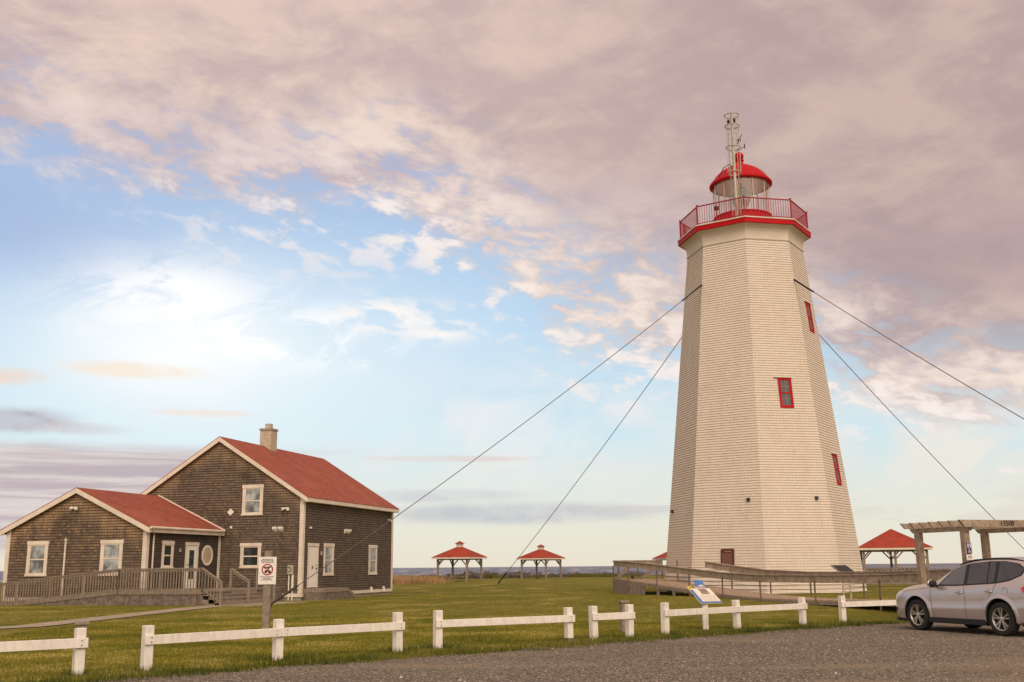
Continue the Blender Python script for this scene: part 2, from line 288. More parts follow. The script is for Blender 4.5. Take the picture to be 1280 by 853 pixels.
# ------------------------------------------------------------ mesh helpers
class MB:
    def __init__(s): s.v = []; s.f = []; s.uv = {}
    def face(s, pts, uvs=None):
        i = len(s.v); s.v += [tuple(p) for p in pts]; s.f.append(tuple(range(i, i+len(pts))))
        if uvs: s.uv[len(s.f)-1] = uvs
    def box(s, a, b):
        x0, y0, z0 = a; x1, y1, z1 = b
        if x0 > x1: x0, x1 = x1, x0
        if y0 > y1: y0, y1 = y1, y0
        if z0 > z1: z0, z1 = z1, z0
        s.hexa([(x0,y0,z0),(x1,y0,z0),(x1,y1,z0),(x0,y1,z0),(x0,y0,z1),(x1,y0,z1),(x1,y1,z1),(x0,y1,z1)])
        return s
    def hexa(s, p):
        i = len(s.v); s.v += [tuple(q) for q in p]
        for f in ((0,3,2,1),(4,5,6,7),(0,1,5,4),(1,2,6,5),(2,3,7,6),(3,0,4,7)): s.f.append(tuple(i+k for k in f))
        return s
    def beam(s, a, b, wd, ht, up=(0, 0, 1)):   # box section from a to b; wd sideways, ht along up
        a = Vector(a); b = Vector(b); d = (b-a).normalized(); up = Vector(up)
        sd = d.cross(up)
        if sd.length < 1e-4: sd = d.cross(Vector((0, 1, 0)))
        sd.normalize(); u = sd.cross(d).normalized(); sd *= wd/2; u *= ht/2
        s.hexa([a-sd-u, a+sd-u, b+sd-u, b-sd-u, a-sd+u, a+sd+u, b+sd+u, b-sd+u]); return s
    def tube(s, pts, r, n=8, closed=False, caps=True):
        pts = [Vector(p) for p in pts]; m = len(pts); rings = []
        for k, p in enumerate(pts):
            if closed: d = pts[(k+1) % m]-pts[k-1]
            else: d = pts[min(k+1, m-1)]-pts[max(k-1, 0)]
            d.normalize(); ref = Vector((0, 0, 1)) if abs(d.z) < .9 else Vector((1, 0, 0))
            a = d.cross(ref).normalized(); b = a.cross(d)
            rr = r[k] if isinstance(r, (list, tuple)) else r
            i = len(s.v); s.v += [tuple(p+(a*math.cos(2*PI*j/n)+b*math.sin(2*PI*j/n))*rr) for j in range(n)]; rings.append(i)
        for k in range(m if closed else m-1):
            i, j = rings[k], rings[(k+1) % m]
            for q in range(n): s.f.append((i+q, j+q, j+(q+1) % n, i+(q+1) % n))
        if caps and not closed:
            s.f.append(tuple(rings[0]+q for q in range(n))); s.f.append(tuple(rings[-1]+q for q in reversed(range(n))))
        return s
    def lathe(s, prof, c=(0, 0, 0), n=32, axis='z', a0=0.0, cap=True):
        rings = []
        for r, z in prof:
            i = len(s.v)
            for k in range(n):
                a = a0+2*PI*k/n
                if axis == 'z': s.v.append((c[0]+r*math.cos(a), c[1]+r*math.sin(a), c[2]+z))
                elif axis == 'y': s.v.append((c[0]+r*math.cos(a), c[1]+z, c[2]+r*math.sin(a)))
                else: s.v.append((c[0]+z, c[1]+r*math.cos(a), c[2]+r*math.sin(a)))
            rings.append(i)
        for i, j in zip(rings, rings[1:]):
            for k in range(n): s.f.append((i+k, i+(k+1) % n, j+(k+1) % n, j+k))
        if cap:
            if prof[0][0] > 1e-6: s.f.append(tuple(rings[0]+k for k in reversed(range(n))))
            if prof[-1][0] > 1e-6: s.f.append(tuple(rings[-1]+k for k in range(n)))
        return s
    def prism(s, poly, z0, z1):      # poly (x,y), vertical extrusion
        n = len(poly); i = len(s.v); s.v += [(x, y, z0) for x, y in poly]+[(x, y, z1) for x, y in poly]
        s.f.append(tuple(i+k for k in reversed(range(n)))); s.f.append(tuple(i+n+k for k in range(n)))
        for k in range(n): s.f.append((i+k, i+(k+1) % n, i+n+(k+1) % n, i+n+k))
        return s
    def sweep(s, poly, off):         # 3d polygon swept by an offset
        n = len(poly); i = len(s.v); o = Vector(off); s.v += [tuple(p) for p in poly]+[tuple(Vector(p)+o) for p in poly]
        s.f.append(tuple(i+k for k in reversed(range(n)))); s.f.append(tuple(i+n+k for k in range(n)))
        for k in range(n): s.f.append((i+k, i+(k+1) % n, i+n+(k+1) % n, i+n+k))
        return s
    def build(s, name, m, parent=None, smooth=False, bevel=0, fix=True):
        me = bpy.data.meshes.new(name); me.from_pydata(s.v, [], s.f)
        if s.uv:
            l = me.uv_layers.new(name='UVMap').data
            for p in me.polygons:
                u = s.uv.get(p.index)
                if u:
                    for k, li in enumerate(p.loop_indices): l[li].uv = u[k]
        me.materials.append(m)
        if fix and not s.uv:
            b = bmesh.new(); b.from_mesh(me); bmesh.ops.remove_doubles(b, verts=b.verts, dist=1e-6) if smooth else None
            bmesh.ops.recalc_face_normals(b, faces=b.faces)
            if bevel:
                es = [e for e in b.edges if len(e.link_faces) == 2 and e.calc_face_angle(0) > .6]
                bmesh.ops.bevel(b, geom=es, offset=bevel, segments=1, affect='EDGES', profile=.5)
            b.to_mesh(me); b.free()
        if smooth:
            me.shade_smooth()
            try: me.set_sharp_from_angle(angle=math.radians(40))
            except Exception: pass
        o = bpy.data.objects.new(name, me); COL.objects.link(o)
        if parent: o.parent = parent
        return o
def tag(o, label=None, cat=None, group=None, kind=None):
    if label: o['label'] = label
    if cat: o['category'] = cat
    if group: o['group'] = group
    if kind: o['kind'] = kind
    return o
def thing(name, label, cat, loc=(0, 0, 0), rz=0, group=None):
    o = bpy.data.objects.new(name, None); COL.objects.link(o); o.location = loc; o.rotation_euler = (0, 0, rz); o.empty_display_size = .2
    return tag(o, label, cat, group)
def kids(o): return [c for c in bpy.data.objects if c.parent == o]
def copy_tree(o, parent=None):
    c = o.copy(); COL.objects.link(c); c.parent = parent
    for ch in kids(o): copy_tree(ch, c)
    return c
def sm(a, b, x):
    t_ = min(1, max(0, (x-a)/(b-a))); return t_*t_*(3-2*t_)
def shore_y(x):
    return 138+32*sm(12, 24, x)+3*math.sin(x*.11)+1.5*math.sin(x*.37+1)
def gz(x, y):
    z = .3*sm(22, 9, math.hypot(x-11, y-52)) + .2*sm(62, 100, y) + .35*math.exp(-((x+1.1)**2+(y-75.8)**2)/16)
    z += .04*math.sin(x*.13+1)*math.sin(y*.11)*sm(24, 45, y)*sm(-60, -20, -abs(x+9))
    z += .03*math.sin(x*.21+y*.13)*sm(50, 70, y)
    s_ = y-shore_y(x)
    if s_ > 0: z -= 4.5*sm(0, 9, s_)
    return z
def sm_np(a, b, x):
    t_ = np.clip((x-a)/(b-a), 0, 1); return t_*t_*(3-2*t_)
def text_mesh(txt, size, ext):
    c = bpy.data.curves.new('txt', 'FONT'); c.body = txt; c.size = size; c.extrude = ext; c.align_x = 'CENTER'; c.align_y = 'CENTER'
    o = bpy.data.objects.new('txt', c); COL.objects.link(o)
    dg = bpy.context.evaluated_depsgraph_get(); me = bpy.data.meshes.new_from_object(o.evaluated_get(dg))
    bpy.data.objects.remove(o); bpy.data.curves.remove(c); return me
#%%SETTING
# ============================================================ SETTING
def edge_y(x):   # gravel edge in front of the fences
    xs = [-200, -12, -5.9, -4.15, -2.1, 0, 2.8, 6.0, 10.9, 14.5, 20, 200]; ys = [-60, 10.3, 16.3, 17.9, 19.9, 21.4, 23.9, 26.6, 30.2, 31.2, 32, 60]
    return float(np.interp(x, xs, ys))
def axis_vals(lo, hi, fine0, fine1, step, big):
    v = [lo]; 
    while v[-1] < hi:
        x = v[-1]
        d = 0 if fine0 <= x <= fine1 else (fine0-x if x < fine0 else x-fine1)
        stp = step + min(big, d*.25)
        v.append(min(hi, x+stp))
    return v
gx = axis_vals(-500, 600, -30, 45, 1.0, 60); gy = axis_vals(-200, 230, 20, 175, 1.2, 40)
mb = MB()
for y in gy:
    for x in gx: mb.v.append((x, y, gz(x, y)))
nx = len(gx)
for j in range(len(gy)-1):
    for i in range(nx-1): mb.f.append((j*nx+i, j*nx+i+1, (j+1)*nx+i+1, (j+1)*nx+i))
gm = bpy.data.materials.new('lawn'); gm.use_nodes = True; t = N(gm.node_tree); b = t.n['Principled BSDF']; b.inputs['Roughness'].default_value = 1; b.inputs['Specular IOR Level'].default_value = .1
co = t.n.new('ShaderNodeTexCoord').outputs['Object']
fa = t.noise(co, .12, 6, .6); fb = t.noise(co, 1.1, 6, .65); fcn = t.noise(co, 14, 4, .7)
mp = t.n.new('ShaderNodeMapping'); t.l.new(co, mp.inputs[0]); mp.inputs['Scale'].default_value = (.25, 1.6, 1); mp.inputs['Rotation'].default_value = (0, 0, .15)
fs = t.noise(mp.outputs[0], .5, 4, .6)
c = t.mix(t.ss(fa, .35, .65), (.168, .154, .014), (.250, .198, .023))
c = t.mix(t.mul(t.ss(fb, .40, .68), .6), c, (.090, .098, .012))
c = t.mix(t.mul(t.ss(fs, .45, .65), .35), c, (.25, .195, .04))
fm = t.noise(co, 4.0, 5, .7); c = t.mix(t.mul(t.ss(fm, .44, .60), .45), c, (.085, .092, .012)); c = t.mix(t.mul(t.ss(fm, .52, .38), .40), c, (.235, .185, .04)); c = t.mix(t.mul(t.ss(fcn, .42, .62), .5), c, (.060, .062, .010))
fd = t.noise(co, .30, 7, .7); c = t.mix(t.mul(t.ss(fd, .52, .64), .65), c, (.33, .25, .075)); c = t.mix(t.mul(t.ss(fd, .46, .36), .6), c, (.085, .10, .011))
t.put(b.inputs['Base Color'], c)
bn = t.n.new('ShaderNodeBump'); bn.inputs['Strength'].default_value = .9; bn.inputs['Distance'].default_value = .05; t.l.new(t.add(fb, fcn), bn.inputs['Height']); t.l.new(bn.outputs[0], b.inputs['Normal'])
g_ = mb.build('ground', gm, smooth=True, fix=False); tag(g_, kind='structure')

# gravel lot: a thin sheet with a ragged edge
mb = MB(); prev = None; rr = random.Random(3)
xs = [-200, -120, -60, -30, -16]; x = -12.7
while x < 22: xs.append(x); x += .07
xs += [30, 60, 120, 300]
off = 0
for x in xs:
    off = off*.8+rr.uniform(-.10, .10)
    e = edge_y(x)+.45*math.sin(x*.9)*.5+off*1.2+.18*math.sin(x*3.1)
    z = .004
    cur = ((x, -150, z), (x, e-.8, z), (x, e, z))
    if prev:
        mb.face([prev[0], cur[0], cur[1], prev[1]]); mb.face([prev[1], cur[1], cur[2], prev[2]])
    prev = cur
gv = bpy.data.materials.new('gravel'); gv.use_nodes = True; t = N(gv.node_tree); b = t.n['Principled BSDF']; b.inputs['Roughness'].default_value = .95; b.inputs['Specular IOR Level'].default_value = .2
co = t.n.new('ShaderNodeTexCoord').outputs['Object']
vo = t.n.new('ShaderNodeTexVoronoi'); t.l.new(co, vo.inputs['Vector']); vo.inputs['Scale'].default_value = 38
vr = t.n.new('ShaderNodeSeparateColor'); t.l.new(vo.outputs['Color'], vr.inputs[0])
c = t.ramp(vr.outputs[0], [(0, (.045, .036, .028)), (.40, (.135, .107, .080)), (.8, (.24, .19, .14)), (1, (.52, .44, .35))])
big = t.noise(co, .25, 5, .6); mp = t.n.new('ShaderNodeMapping'); t.l.new(co, mp.inputs[0]); mp.inputs['Scale'].default_value = (.22, .7, 1); mp.inputs['Rotation'].default_value = (0, 0, -.5)
tr_ = t.noise(mp.outputs[0], .55, 5, .65)
c = t.mix(t.mul(t.ss(tr_, .48, .64), .6), c, (.29, .22, .15)); c = t.mix(t.mul(t.ss(big, .5, .7), .35), c, (.13, .098, .074))
t.put(b.inputs['Base Color'], c)
bn = t.n.new('ShaderNodeBump'); bn.inputs['Strength'].default_value = 1; bn.inputs['Distance'].default_value = .025
t.l.new(t.add(vo.outputs['Distance'], t.mul(t.noise(co, 60, 3, .6), .5)), bn.inputs['Height']); t.l.new(bn.outputs[0], b.inputs['Normal'])
o = mb.build('gravel_lot', gv, fix=False); tag(o, kind='structure')

# concrete path from the house steps to the left
def strip(pts, w_, name, m_, lift=.006):
    mb = MB(); P = []
    for k in range(len(pts)-1):
        n_ = max(1, int(math.dist(pts[k], pts[k+1])/.8))
        for j in range(n_):
            f = j/n_; P.append(tuple(pts[k][i]*(1-f)+pts[k+1][i]*f for i in (0, 1)))
    P.append(pts[-1]); prev = None
    for k, p in enumerate(P):
        a = Vector(P[max(k-1, 0)]); c_ = Vector(P[min(k+1, len(P)-1)]); d = (c_-a).normalized(); nn = Vector((-d.y, d.x))*w_/2
        jig = .05*math.sin(k*2.1)
        q = [(p[0]+nn.x*(1+jig), p[1]+nn.y*(1+jig)), (p[0]-nn.x*(1-jig), p[1]-nn.y*(1-jig))]
        cur = [(x_, y_, gz(x_, y_)+lift) for x_, y_ in q]
        if prev: mb.face([prev[0], cur[0], cur[1], prev[1]])
        prev = cur
    o_ = mb.build(name, m_, fix=True); return tag(o_, kind='structure')
strip([(-24, 22.0), (-17, 28.2), (-14.2, 31.5), (-13.7, 38), (-13.3, 44), (-13.0, 47.6), (-12.2, 49.0), (-11.6, 51.0)], 1.15, 'path', conc, .022)

# sea
sea = bpy.data.materials.new('sea_water'); sea.use_nodes = True; t = N(sea.node_tree); b = t.n['Principled BSDF']
b.inputs['Base Color'].default_value = (.045, .047, .085, 1); b.inputs['Roughness'].default_value = .45; b.inputs['IOR'].default_value = 1.33
co = t.n.new('ShaderNodeTexCoord').outputs['Object']
mp = t.n.new('ShaderNodeMapping'); t.l.new(co, mp.inputs[0]); mp.inputs['Scale'].default_value = (.5, .12, 1)
h1 = t.noise(mp.outputs[0], .09, 12, .78, .3); mp2 = t.n.new('ShaderNodeMapping'); t.l.new(co, mp2.inputs[0]); mp2.inputs['Scale'].default_value = (.25, .05, 1)
h2 = t.noise(mp2.outputs[0], .05, 10, .75)
bn = t.n.new('ShaderNodeBump'); bn.inputs['Strength'].default_value = 1; bn.inputs['Distance'].default_value = 1.2
t.l.new(t.add(h1, h2), bn.inputs['Height']); t.l.new(bn.outputs[0], b.inputs['Normal'])
m3 = t.n.new('ShaderNodeMapping'); t.l.new(co, m3.inputs[0]); m3.inputs['Scale'].default_value = (1.0, .05, 1)
w1 = t.noise(m3.outputs[0], .16, 3, .6, .4); w2 = t.noise(m3.outputs[0], .028, 3, .6, .4); w3 = t.noise(m3.outputs[0], .6, 3, .6, .4)
cc = t.mix(t.mul(t.ss(t.add(t.add(t.mul(w1, .4), t.mul(w2, .3)), t.mul(w3, .3)), .50, .60), .9), (.050, .050, .095), (.52, .46, .46)); t.put(b.inputs['Base Color'], cc)
mb = MB(); mb.face([(-40000, 120, -2.2), (40000, 120, -2.2), (40000, 45000, -2.2), (-40000, 45000, -2.2)])
tag(mb.build('sea', sea, fix=False), kind='structure')

# ---------- grass blades
bl = []
def grass_mesh(name, P, h0, h1_, wd, cols, lean=.5, seed=1, smoothcol=True):
    r = np.random.default_rng(seed); n = len(P)
    a = r.uniform(0, 2*PI, n); h = r.uniform(h0, h1_, n); w2 = wd*r.uniform(.6, 1.2, n)/2
    b0 = P.copy(); b0[:, 0] -= np.cos(a)*w2; b0[:, 1] -= np.sin(a)*w2
    b1 = P.copy(); b1[:, 0] += np.cos(a)*w2; b1[:, 1] += np.sin(a)*w2
    la = r.uniform(0, 2*PI, n); ll = r.uniform(0, lean, n)*h
    tp = P.copy(); tp[:, 0] += np.cos(la)*ll; tp[:, 1] += np.sin(la)*ll; tp[:, 2] += h
    V = np.empty((n*3, 3)); V[0::3] = b0; V[1::3] = b1; V[2::3] = tp
    me = bpy.data.meshes.new(name); me.vertices.add(n*3); me.vertices.foreach_set('co', V.ravel())
    me.loops.add(n*3); me.loops.foreach_set('vertex_index', np.arange(n*3)); me.polygons.add(n)
    me.polygons.foreach_set('loop_start', np.arange(0, n*3, 3)); me.polygons.foreach_set('loop_total', np.full(n, 3))
    me.update(); me.validate()
    m_ = bpy.data.materials.new(name+'_blades'); m_.use_nodes = True; t = N(m_.node_tree); b = t.n['Principled BSDF']; b.inputs['Roughness'].default_value = .8; b.inputs['Specular IOR Level'].default_value = .15
    ge = t.n.new('ShaderNodeNewGeometry'); co = t.n.new('ShaderNodeTexCoord').outputs['Object']
    f = t.add(t.mul(ge.outputs['Random Per Island'], .42), t.mul(t.ss(t.noise(co, .35, 7, .7), .36, .64), .58))
    t.put(b.inputs['Base Color'], t.ramp(f, cols)); me.materials.append(m_)
    o = bpy.data.objects.new(name, me); COL.objects.link(o); return o
def scatter(n, xr, yr, keep, seed):
    r = np.random.default_rng(seed); x = r.uniform(*xr, n); y = r.uniform(*yr, n); k = keep(x, y); x, y = x[k], y[k]
    z = np.array([gz(a, b_) for a, b_ in zip(x, y)]) if len(x) < 60000 else np.zeros(len(x))
    return np.stack([x, y, z-.003], 1)
ex = np.vectorize(edge_y)
lawncols = [(.15, (.078, .090, .009)), (.45, (.170, .160, .014)), (.65, (.26, .212, .027)), (.9, (.46, .36, .12))]
def infr(x, y): return (x > -.47*y-1) & (x < .47*y+1)
P1 = scatter(330000, (-13, 16), (13, 36), lambda x, y: infr(x, y) & (y > ex(x)+.05) & (np.random.default_rng(1).random(len(x)) < np.clip(26/y, 0, 1)**2), 11)
P1b = scatter(55000, (-26, 30), (34, 66), lambda x, y: infr(x, y), 12)
P1c = scatter(55000, (-26, 30), (34, 62), lambda x, y: infr(x, y), 13)
P1 = np.concatenate([P1, P1b, P1c])
o = grass_mesh('lawn_grass', P1, .02, .052, .018, lawncols, .7, 2); tag(o, 'short mown grass of the lawn just behind the white fences', 'grass', kind='stuff')
# tufts creeping over the gravel edge and round the fence posts
FENCES = [[(-14.2, 11.2), (-10.4, 14.2), (-6.83, 17.1)], [(-5.97, 17.7), (-4.24, 19.5), (-2.28, 21.23)], [(-1.55, 21.97), (1.19, 23.7)], [(1.78, 24.35), (2.64, 24.9)], [(3.6, 25.9), (5.72, 27.85), (7.85, 29.5)], [(9.26, 30.54), (11.6, 31.6), (13.9, 32.4)]]
tp = []
rr = np.random.default_rng(5)
for F in FENCES:
    for (x0, y0) in F:
        k = 240; a = rr.uniform(0, 2*PI, k); r_ = np.abs(rr.normal(0, .22, k))+.07
        tp.append(np.stack([x0+np.cos(a)*r_*1.5, y0+np.sin(a)*r_, np.zeros(k)], 1))
for i in range(420):
    x0 = rr.uniform(-9, 15); y0 = edge_y(x0)+rr.normal(.1, .28); k = int(rr.integers(10, 60)); s_ = rr.uniform(.05, .25)
    tp.append(np.stack([x0+rr.normal(0, s_*1.8, k), y0+rr.normal(0, s_, k), np.zeros(k)], 1))
o = grass_mesh('edge_grass', np.concatenate(tp), .04, .14, .014, [(.2, (.035, .050, .008)), (.5, (.07, .085, .012)), (.9, (.17, .15, .03))], .8, 3)
tag(o, 'ragged green grass tufts along the gravel edge and round the fence posts', 'grass', kind='stuff')
# loose stones on the gravel
mb = MB(); rr = random.Random(9)
for i in range(9000):
    y = 13+rr.random()**1.2*18; x = rr.uniform(-.45*y, .47*y)
    if y > edge_y(x)+.15: continue
    r_ = rr.uniform(.008, .022)*(1+(rr.random() < .03)*.8); a = rr.uniform(0, 6)
    p = [(x+r_*math.cos(a+k*2*PI/5)*rr.uniform(.7, 1.2), y+r_*math.sin(a+k*2*PI/5), .003) for k in range(5)]; i0 = len(mb.v)
    mb.v += p+[(x, y, .004+r_*rr.uniform(.5, .9))]; mb.f += [(i0+k, i0+(k+1) % 5, i0+5) for k in range(5)]
stm = bpy.data.materials.new('loose_stone'); stm.use_nodes = True; t = N(stm.node_tree); ge = t.n.new('ShaderNodeNewGeometry'); t.n['Principled BSDF'].inputs['Roughness'].default_value = .95
t.put(t.n['Principled BSDF'].inputs['Base Color'], t.ramp(ge.outputs['Random Per Island'], [(0, (.07, .055, .045)), (.6, (.17, .13, .10)), (.9, (.30, .25, .20)), (1, (.5, .45, .38))]))
tag(mb.build('gravel_stones', stm, fix=False), 'loose pebbles scattered over the brown gravel lot', 'gravel', kind='stuff')
# tall reddish grass right of the house, and shore grass
r = np.random.default_rng(8); n = 26000
x = r.normal(-12.3, 3.2, n); y = r.uniform(96, 112, n); k = (x < -7.6+r.normal(0, 1.1, n)) & (x > -24); x, y = x[k], y[k]
P2 = np.stack([x, y, np.array([gz(a, b_) for a, b_ in zip(x, y)])], 1)
o = grass_mesh('tall_grass', P2, .25, .80, .05, [(.25, (.16, .14, .03)), (.45, (.30, .20, .06)), (.65, (.42, .23, .13)), (1, (.52, .33, .22))], .35, 6)
tag(o, 'tall tawny and pinkish grass growing past the right end of the house', 'tall grass', kind='stuff')
tp = []
for (cx, w_, h_, n) in ((-7.5, 1.2, .3, 1000), (-2.0, 2.2, .5, 2600), (8.4, 2.2, .5, 3200), (11.0, 1.6, .35, 1600), (15.5, 2.0, .3, 1600), (4.5, 2, .15, 1200), (60, 22, .7, 9000), (35, 8, .6, 4000), (-22, 9, .6, 4000)):
    for k in range(max(3, int(w_*2))):
        x0 = cx+r.normal(0, w_*.5); y0 = shore_y(x0)-2.0+r.uniform(-1, 1.5); s_ = r.uniform(.4, .9); m_ = n//max(3, int(w_*2)); q = r.normal(0, s_, (m_, 3))
        q[:, 0] += x0; q[:, 1] += y0; q[:, 2] = gz(x0, y0)+np.abs(q[:, 2])*h_*.35-.1; tp.append(q)
o = grass_mesh('shore_grass', np.concatenate(tp), .25, .5, .06, [(.25, (.045, .055, .012)), (.55, (.10, .10, .025)), (.85, (.20, .16, .05))], .6, 7)
tag(o, 'clumps of rough green shore grass between the boulders', 'shore grass', kind='stuff')

# ---------- boulders along the shore
protos = []
for k in range(6):
    b = bmesh.new(); bmesh.ops.create_icosphere(b, subdivisions=2, radius=1); rr = random.Random(20+k)
    sx, sy, sz = rr.uniform(.9, 1.5), rr.uniform(.7, 1.1), rr.uniform(.5, .8); ph = [rr.uniform(0, 6) for _ in range(6)]
    for v in b.verts:
        c_ = v.co.copy(); d = 1+.18*math.sin(c_.x*3+ph[0])+.16*math.sin(c_.y*4+ph[1])+.12*math.sin(c_.z*5+ph[2])+rr.uniform(-.07, .07)
        v.co = Vector((c_.x*sx, c_.y*sy, c_.z*sz))*d
    me = bpy.data.meshes.new('boulder'); b.to_mesh(me); b.free(); me.materials.append(rock); protos.append(me)
rr = random.Random(4); x = -12.0; i = 0
while x < 19.5:
    s_ = rr.uniform(.28, .58)
    if abs(x+4.2) < 2.0 or abs(x-.4) < 1.4: s_ *= 1.55
    o = bpy.data.objects.new('boulder', protos[i % 6]); COL.objects.link(o)
    y = shore_y(x)+rr.uniform(-1.2, 1.6); o.location = (x, y, gz(x, min(y, shore_y(x)))+s_*.12); o.scale = (s_, s_, s_); o.rotation_euler = (rr.uniform(-.3, .3), rr.uniform(-.3, .3), rr.uniform(0, 6))
    tag(o, 'rough grey boulder among the rocks along the far edge of the lawn', 'boulder', 'boulders along the shore'); x += s_*rr.uniform(.35, .75); i += 1
#%%TOWER
# ============================================================ LIGHTHOUSE
TC = Vector((12.494, 53.928)); d0 = -TC.normalized(); PH = .0324
def vd(k, R=1.0):
    a = PH+k*PI/4; return Vector((d0.x*math.cos(a)-d0.y*math.sin(a), d0.x*math.sin(a)+d0.y*math.cos(a)))*R
ZB, ZT, RB_, RT_ = .3, 17.831, 4.929, 3.015
Rz = lambda z: RB_+(RT_-RB_)*(z-ZB)/(ZT-ZB)
tower = thing('lighthouse', 'tall tapering eight sided cream shingled lighthouse with a red lantern room on top', 'lighthouse', (TC.x, TC.y, 0))
mb = MB()
for k in range(8):
    a, b_ = vd(k), vd(k+1); m = (a+b_)/2; ap = m.length; nrm = m.normalized(); e = (b_-a).normalized(); ht = math.tan(PI/8)
    z = ZB; ci = 0
    while z < ZT-.001:
        h = .125 if z > 1.2 else .19
        z1 = min(z+h, ZT)
        if ZT-z1 < .06: z1 = ZT
        def P(zz_, pr, sgn):
            r_ = Rz(zz_)*ap+pr; hw = r_*ht; q = nrm*r_+e*(sgn*hw); return (q.x, q.y, zz_)
        po = .020 if z > 1.2 else .040
        A, B2, C_, D_ = P(z, po, -1), P(z, po, 1), P(z1, .002, 1), P(z1, .002, -1)
        hw0, hw1 = Rz(z)*ap*ht, Rz(z1)*ap*ht; v0 = (ci)*.125; sh = k*7.3+ci*.0
        mb.face([A, B2, C_, D_], [(sh-hw0, v0+.002), (sh+hw0, v0+.002), (sh+hw1, v0+.123), (sh-hw1, v0+.123)])
        A2, B3 = P(z, .0, -1), P(z, .0, 1)
        mb.face([A2, B3, B2, A], [(sh, v0)]*4)
        z = z1; ci += 1
mb.build('shingle_wall', towerm, tower, fix=False)
cream = mat('cream_cove', (.62, .53, .42), .6, var=(.57, .48, .37), vs=1.5)
def ring(mb, prof, a0k=0):
    mb.lathe([(r_, z) for r_, z in prof], n=8, a0=math.atan2(vd(0).y, vd(0).x), cap=False); return mb
ring(MB(), [(3.02, ZT-.03), (3.075, ZT-.03), (3.075, ZT+.03), (3.04, ZT+.03), (3.045, 18.05), (3.075, 18.22), (3.14, 18.36), (3.24, 18.46), (3.37, 18.53), (3.39, 18.555), (2.0, 18.555)]).build('cove_cornice', cream, tower)
ring(MB(), [(3.33, 18.557), (3.49, 18.557), (3.49, 18.80), (3.33, 18.80), (3.33, 18.557)]).build('gallery_fascia', red, tower)
MB().lathe([(0.01, 18.80), (3.525, 18.80), (3.525, 18.865), (0.01, 18.865)], n=8, a0=math.atan2(vd(0).y, vd(0).x), cap=False).build('gallery_floor', cream, tower)
# railing: eight panels
RR = 3.34
for k in range(8):
    a = vd(k, RR); c_ = vd(k+1, RR)
    pp = MB(); pp.beam((a.x, a.y, 18.865), (a.x, a.y, 19.97), .075, .075, (d0.x, d0.y, 0)).box((a.x-.05, a.y-.05, 19.97), (a.x+.05, a.y+.05, 20.0)).build('railing_post', redtrim, tower)
    pn = MB(); A = Vector((a.x, a.y, 0)); Cc = Vector((c_.x, c_.y, 0)); d = (Cc-A); L = d.length; d.normalize(); A2 = A+d*.04; C2 = Cc-d*.04
    up = Vector((0, 0, 1))
    pn.beam(A2+up*19.91, C2+up*19.91, .055, .05); pn.beam(A2+up*18.97, C2+up*18.97, .04, .035)
    nb = 19
    for j in range(1, nb):
        q = A+d*(L*j/nb); pn.box((q.x-.012, q.y-.012, 18.985), (q.x+.012, q.y+.012, 19.89))
    pn.build('railing_panel', redtrim, tower)
# lantern room
MB().lathe([(1.52, 18.866), (1.52, 19.80), (1.56, 19.82), (1.56, 19.88), (1.45, 19.88)], n=48).build('lantern_base', red, tower, smooth=True)
MB().lathe([(1.47, 19.885), (1.47, 21.72)], n=48, cap=False).build('lantern_panes', gl, tower, smooth=True, fix=False)
am = MB()
for k in range(12):
    a = 2*PI*k/12+.2; am.beam((1.49*math.cos(a), 1.49*math.sin(a), 19.88), (1.49*math.cos(a), 1.49*math.sin(a), 21.74), .045, .05, (math.cos(a), math.sin(a), 0))
am.build('glazing_bars', mat('bar_paint', (.55, .40, .33), .5), tower)
MB().lathe([(1.43, 21.64), (1.43, 21.73), (0.9, 22.3), (.2, 22.7), (.001, 22.75)], n=32, cap=False).build('dome_lining', domein, tower, smooth=True)
dome = MB().lathe([(1.45, 21.70), (1.60, 21.66), (1.67, 21.70), (1.68, 21.78), (1.62, 21.86), (1.50, 22.00), (1.32, 22.25), (1.08, 22.48), (.82, 22.66), (.55, 22.80), (.32, 22.90), (.22, 22.97), (.20, 23.13), (.25, 23.16), (.25, 23.20)], n=48, cap=False).build('dome_roof', red, tower, smooth=True)
MB().lathe([(.001, 23.19)]+[(.25*math.sin(a), 23.42-.25*math.cos(a)) for a in np.linspace(.3, PI-.05, 12)]+[(.02, 23.68), (.001, 23.74)], n=24, cap=False).build('ball_vent', red, dome, smooth=True)
MB().lathe([(.001, 19.5), (.25, 19.6), (.30, 20.5), (.46, 20.75), (.52, 21.0), (.50, 21.2), (.36, 21.45), (.22, 21.6), (.001, 21.65)], n=20).build('beacon_lens', lensg, tower, smooth=False)
MB().lathe([(.001, 19.70), (1.44, 19.70), (1.44, 19.72), (.001, 19.72)], n=32, cap=False).build('lantern_floor', domein, tower)
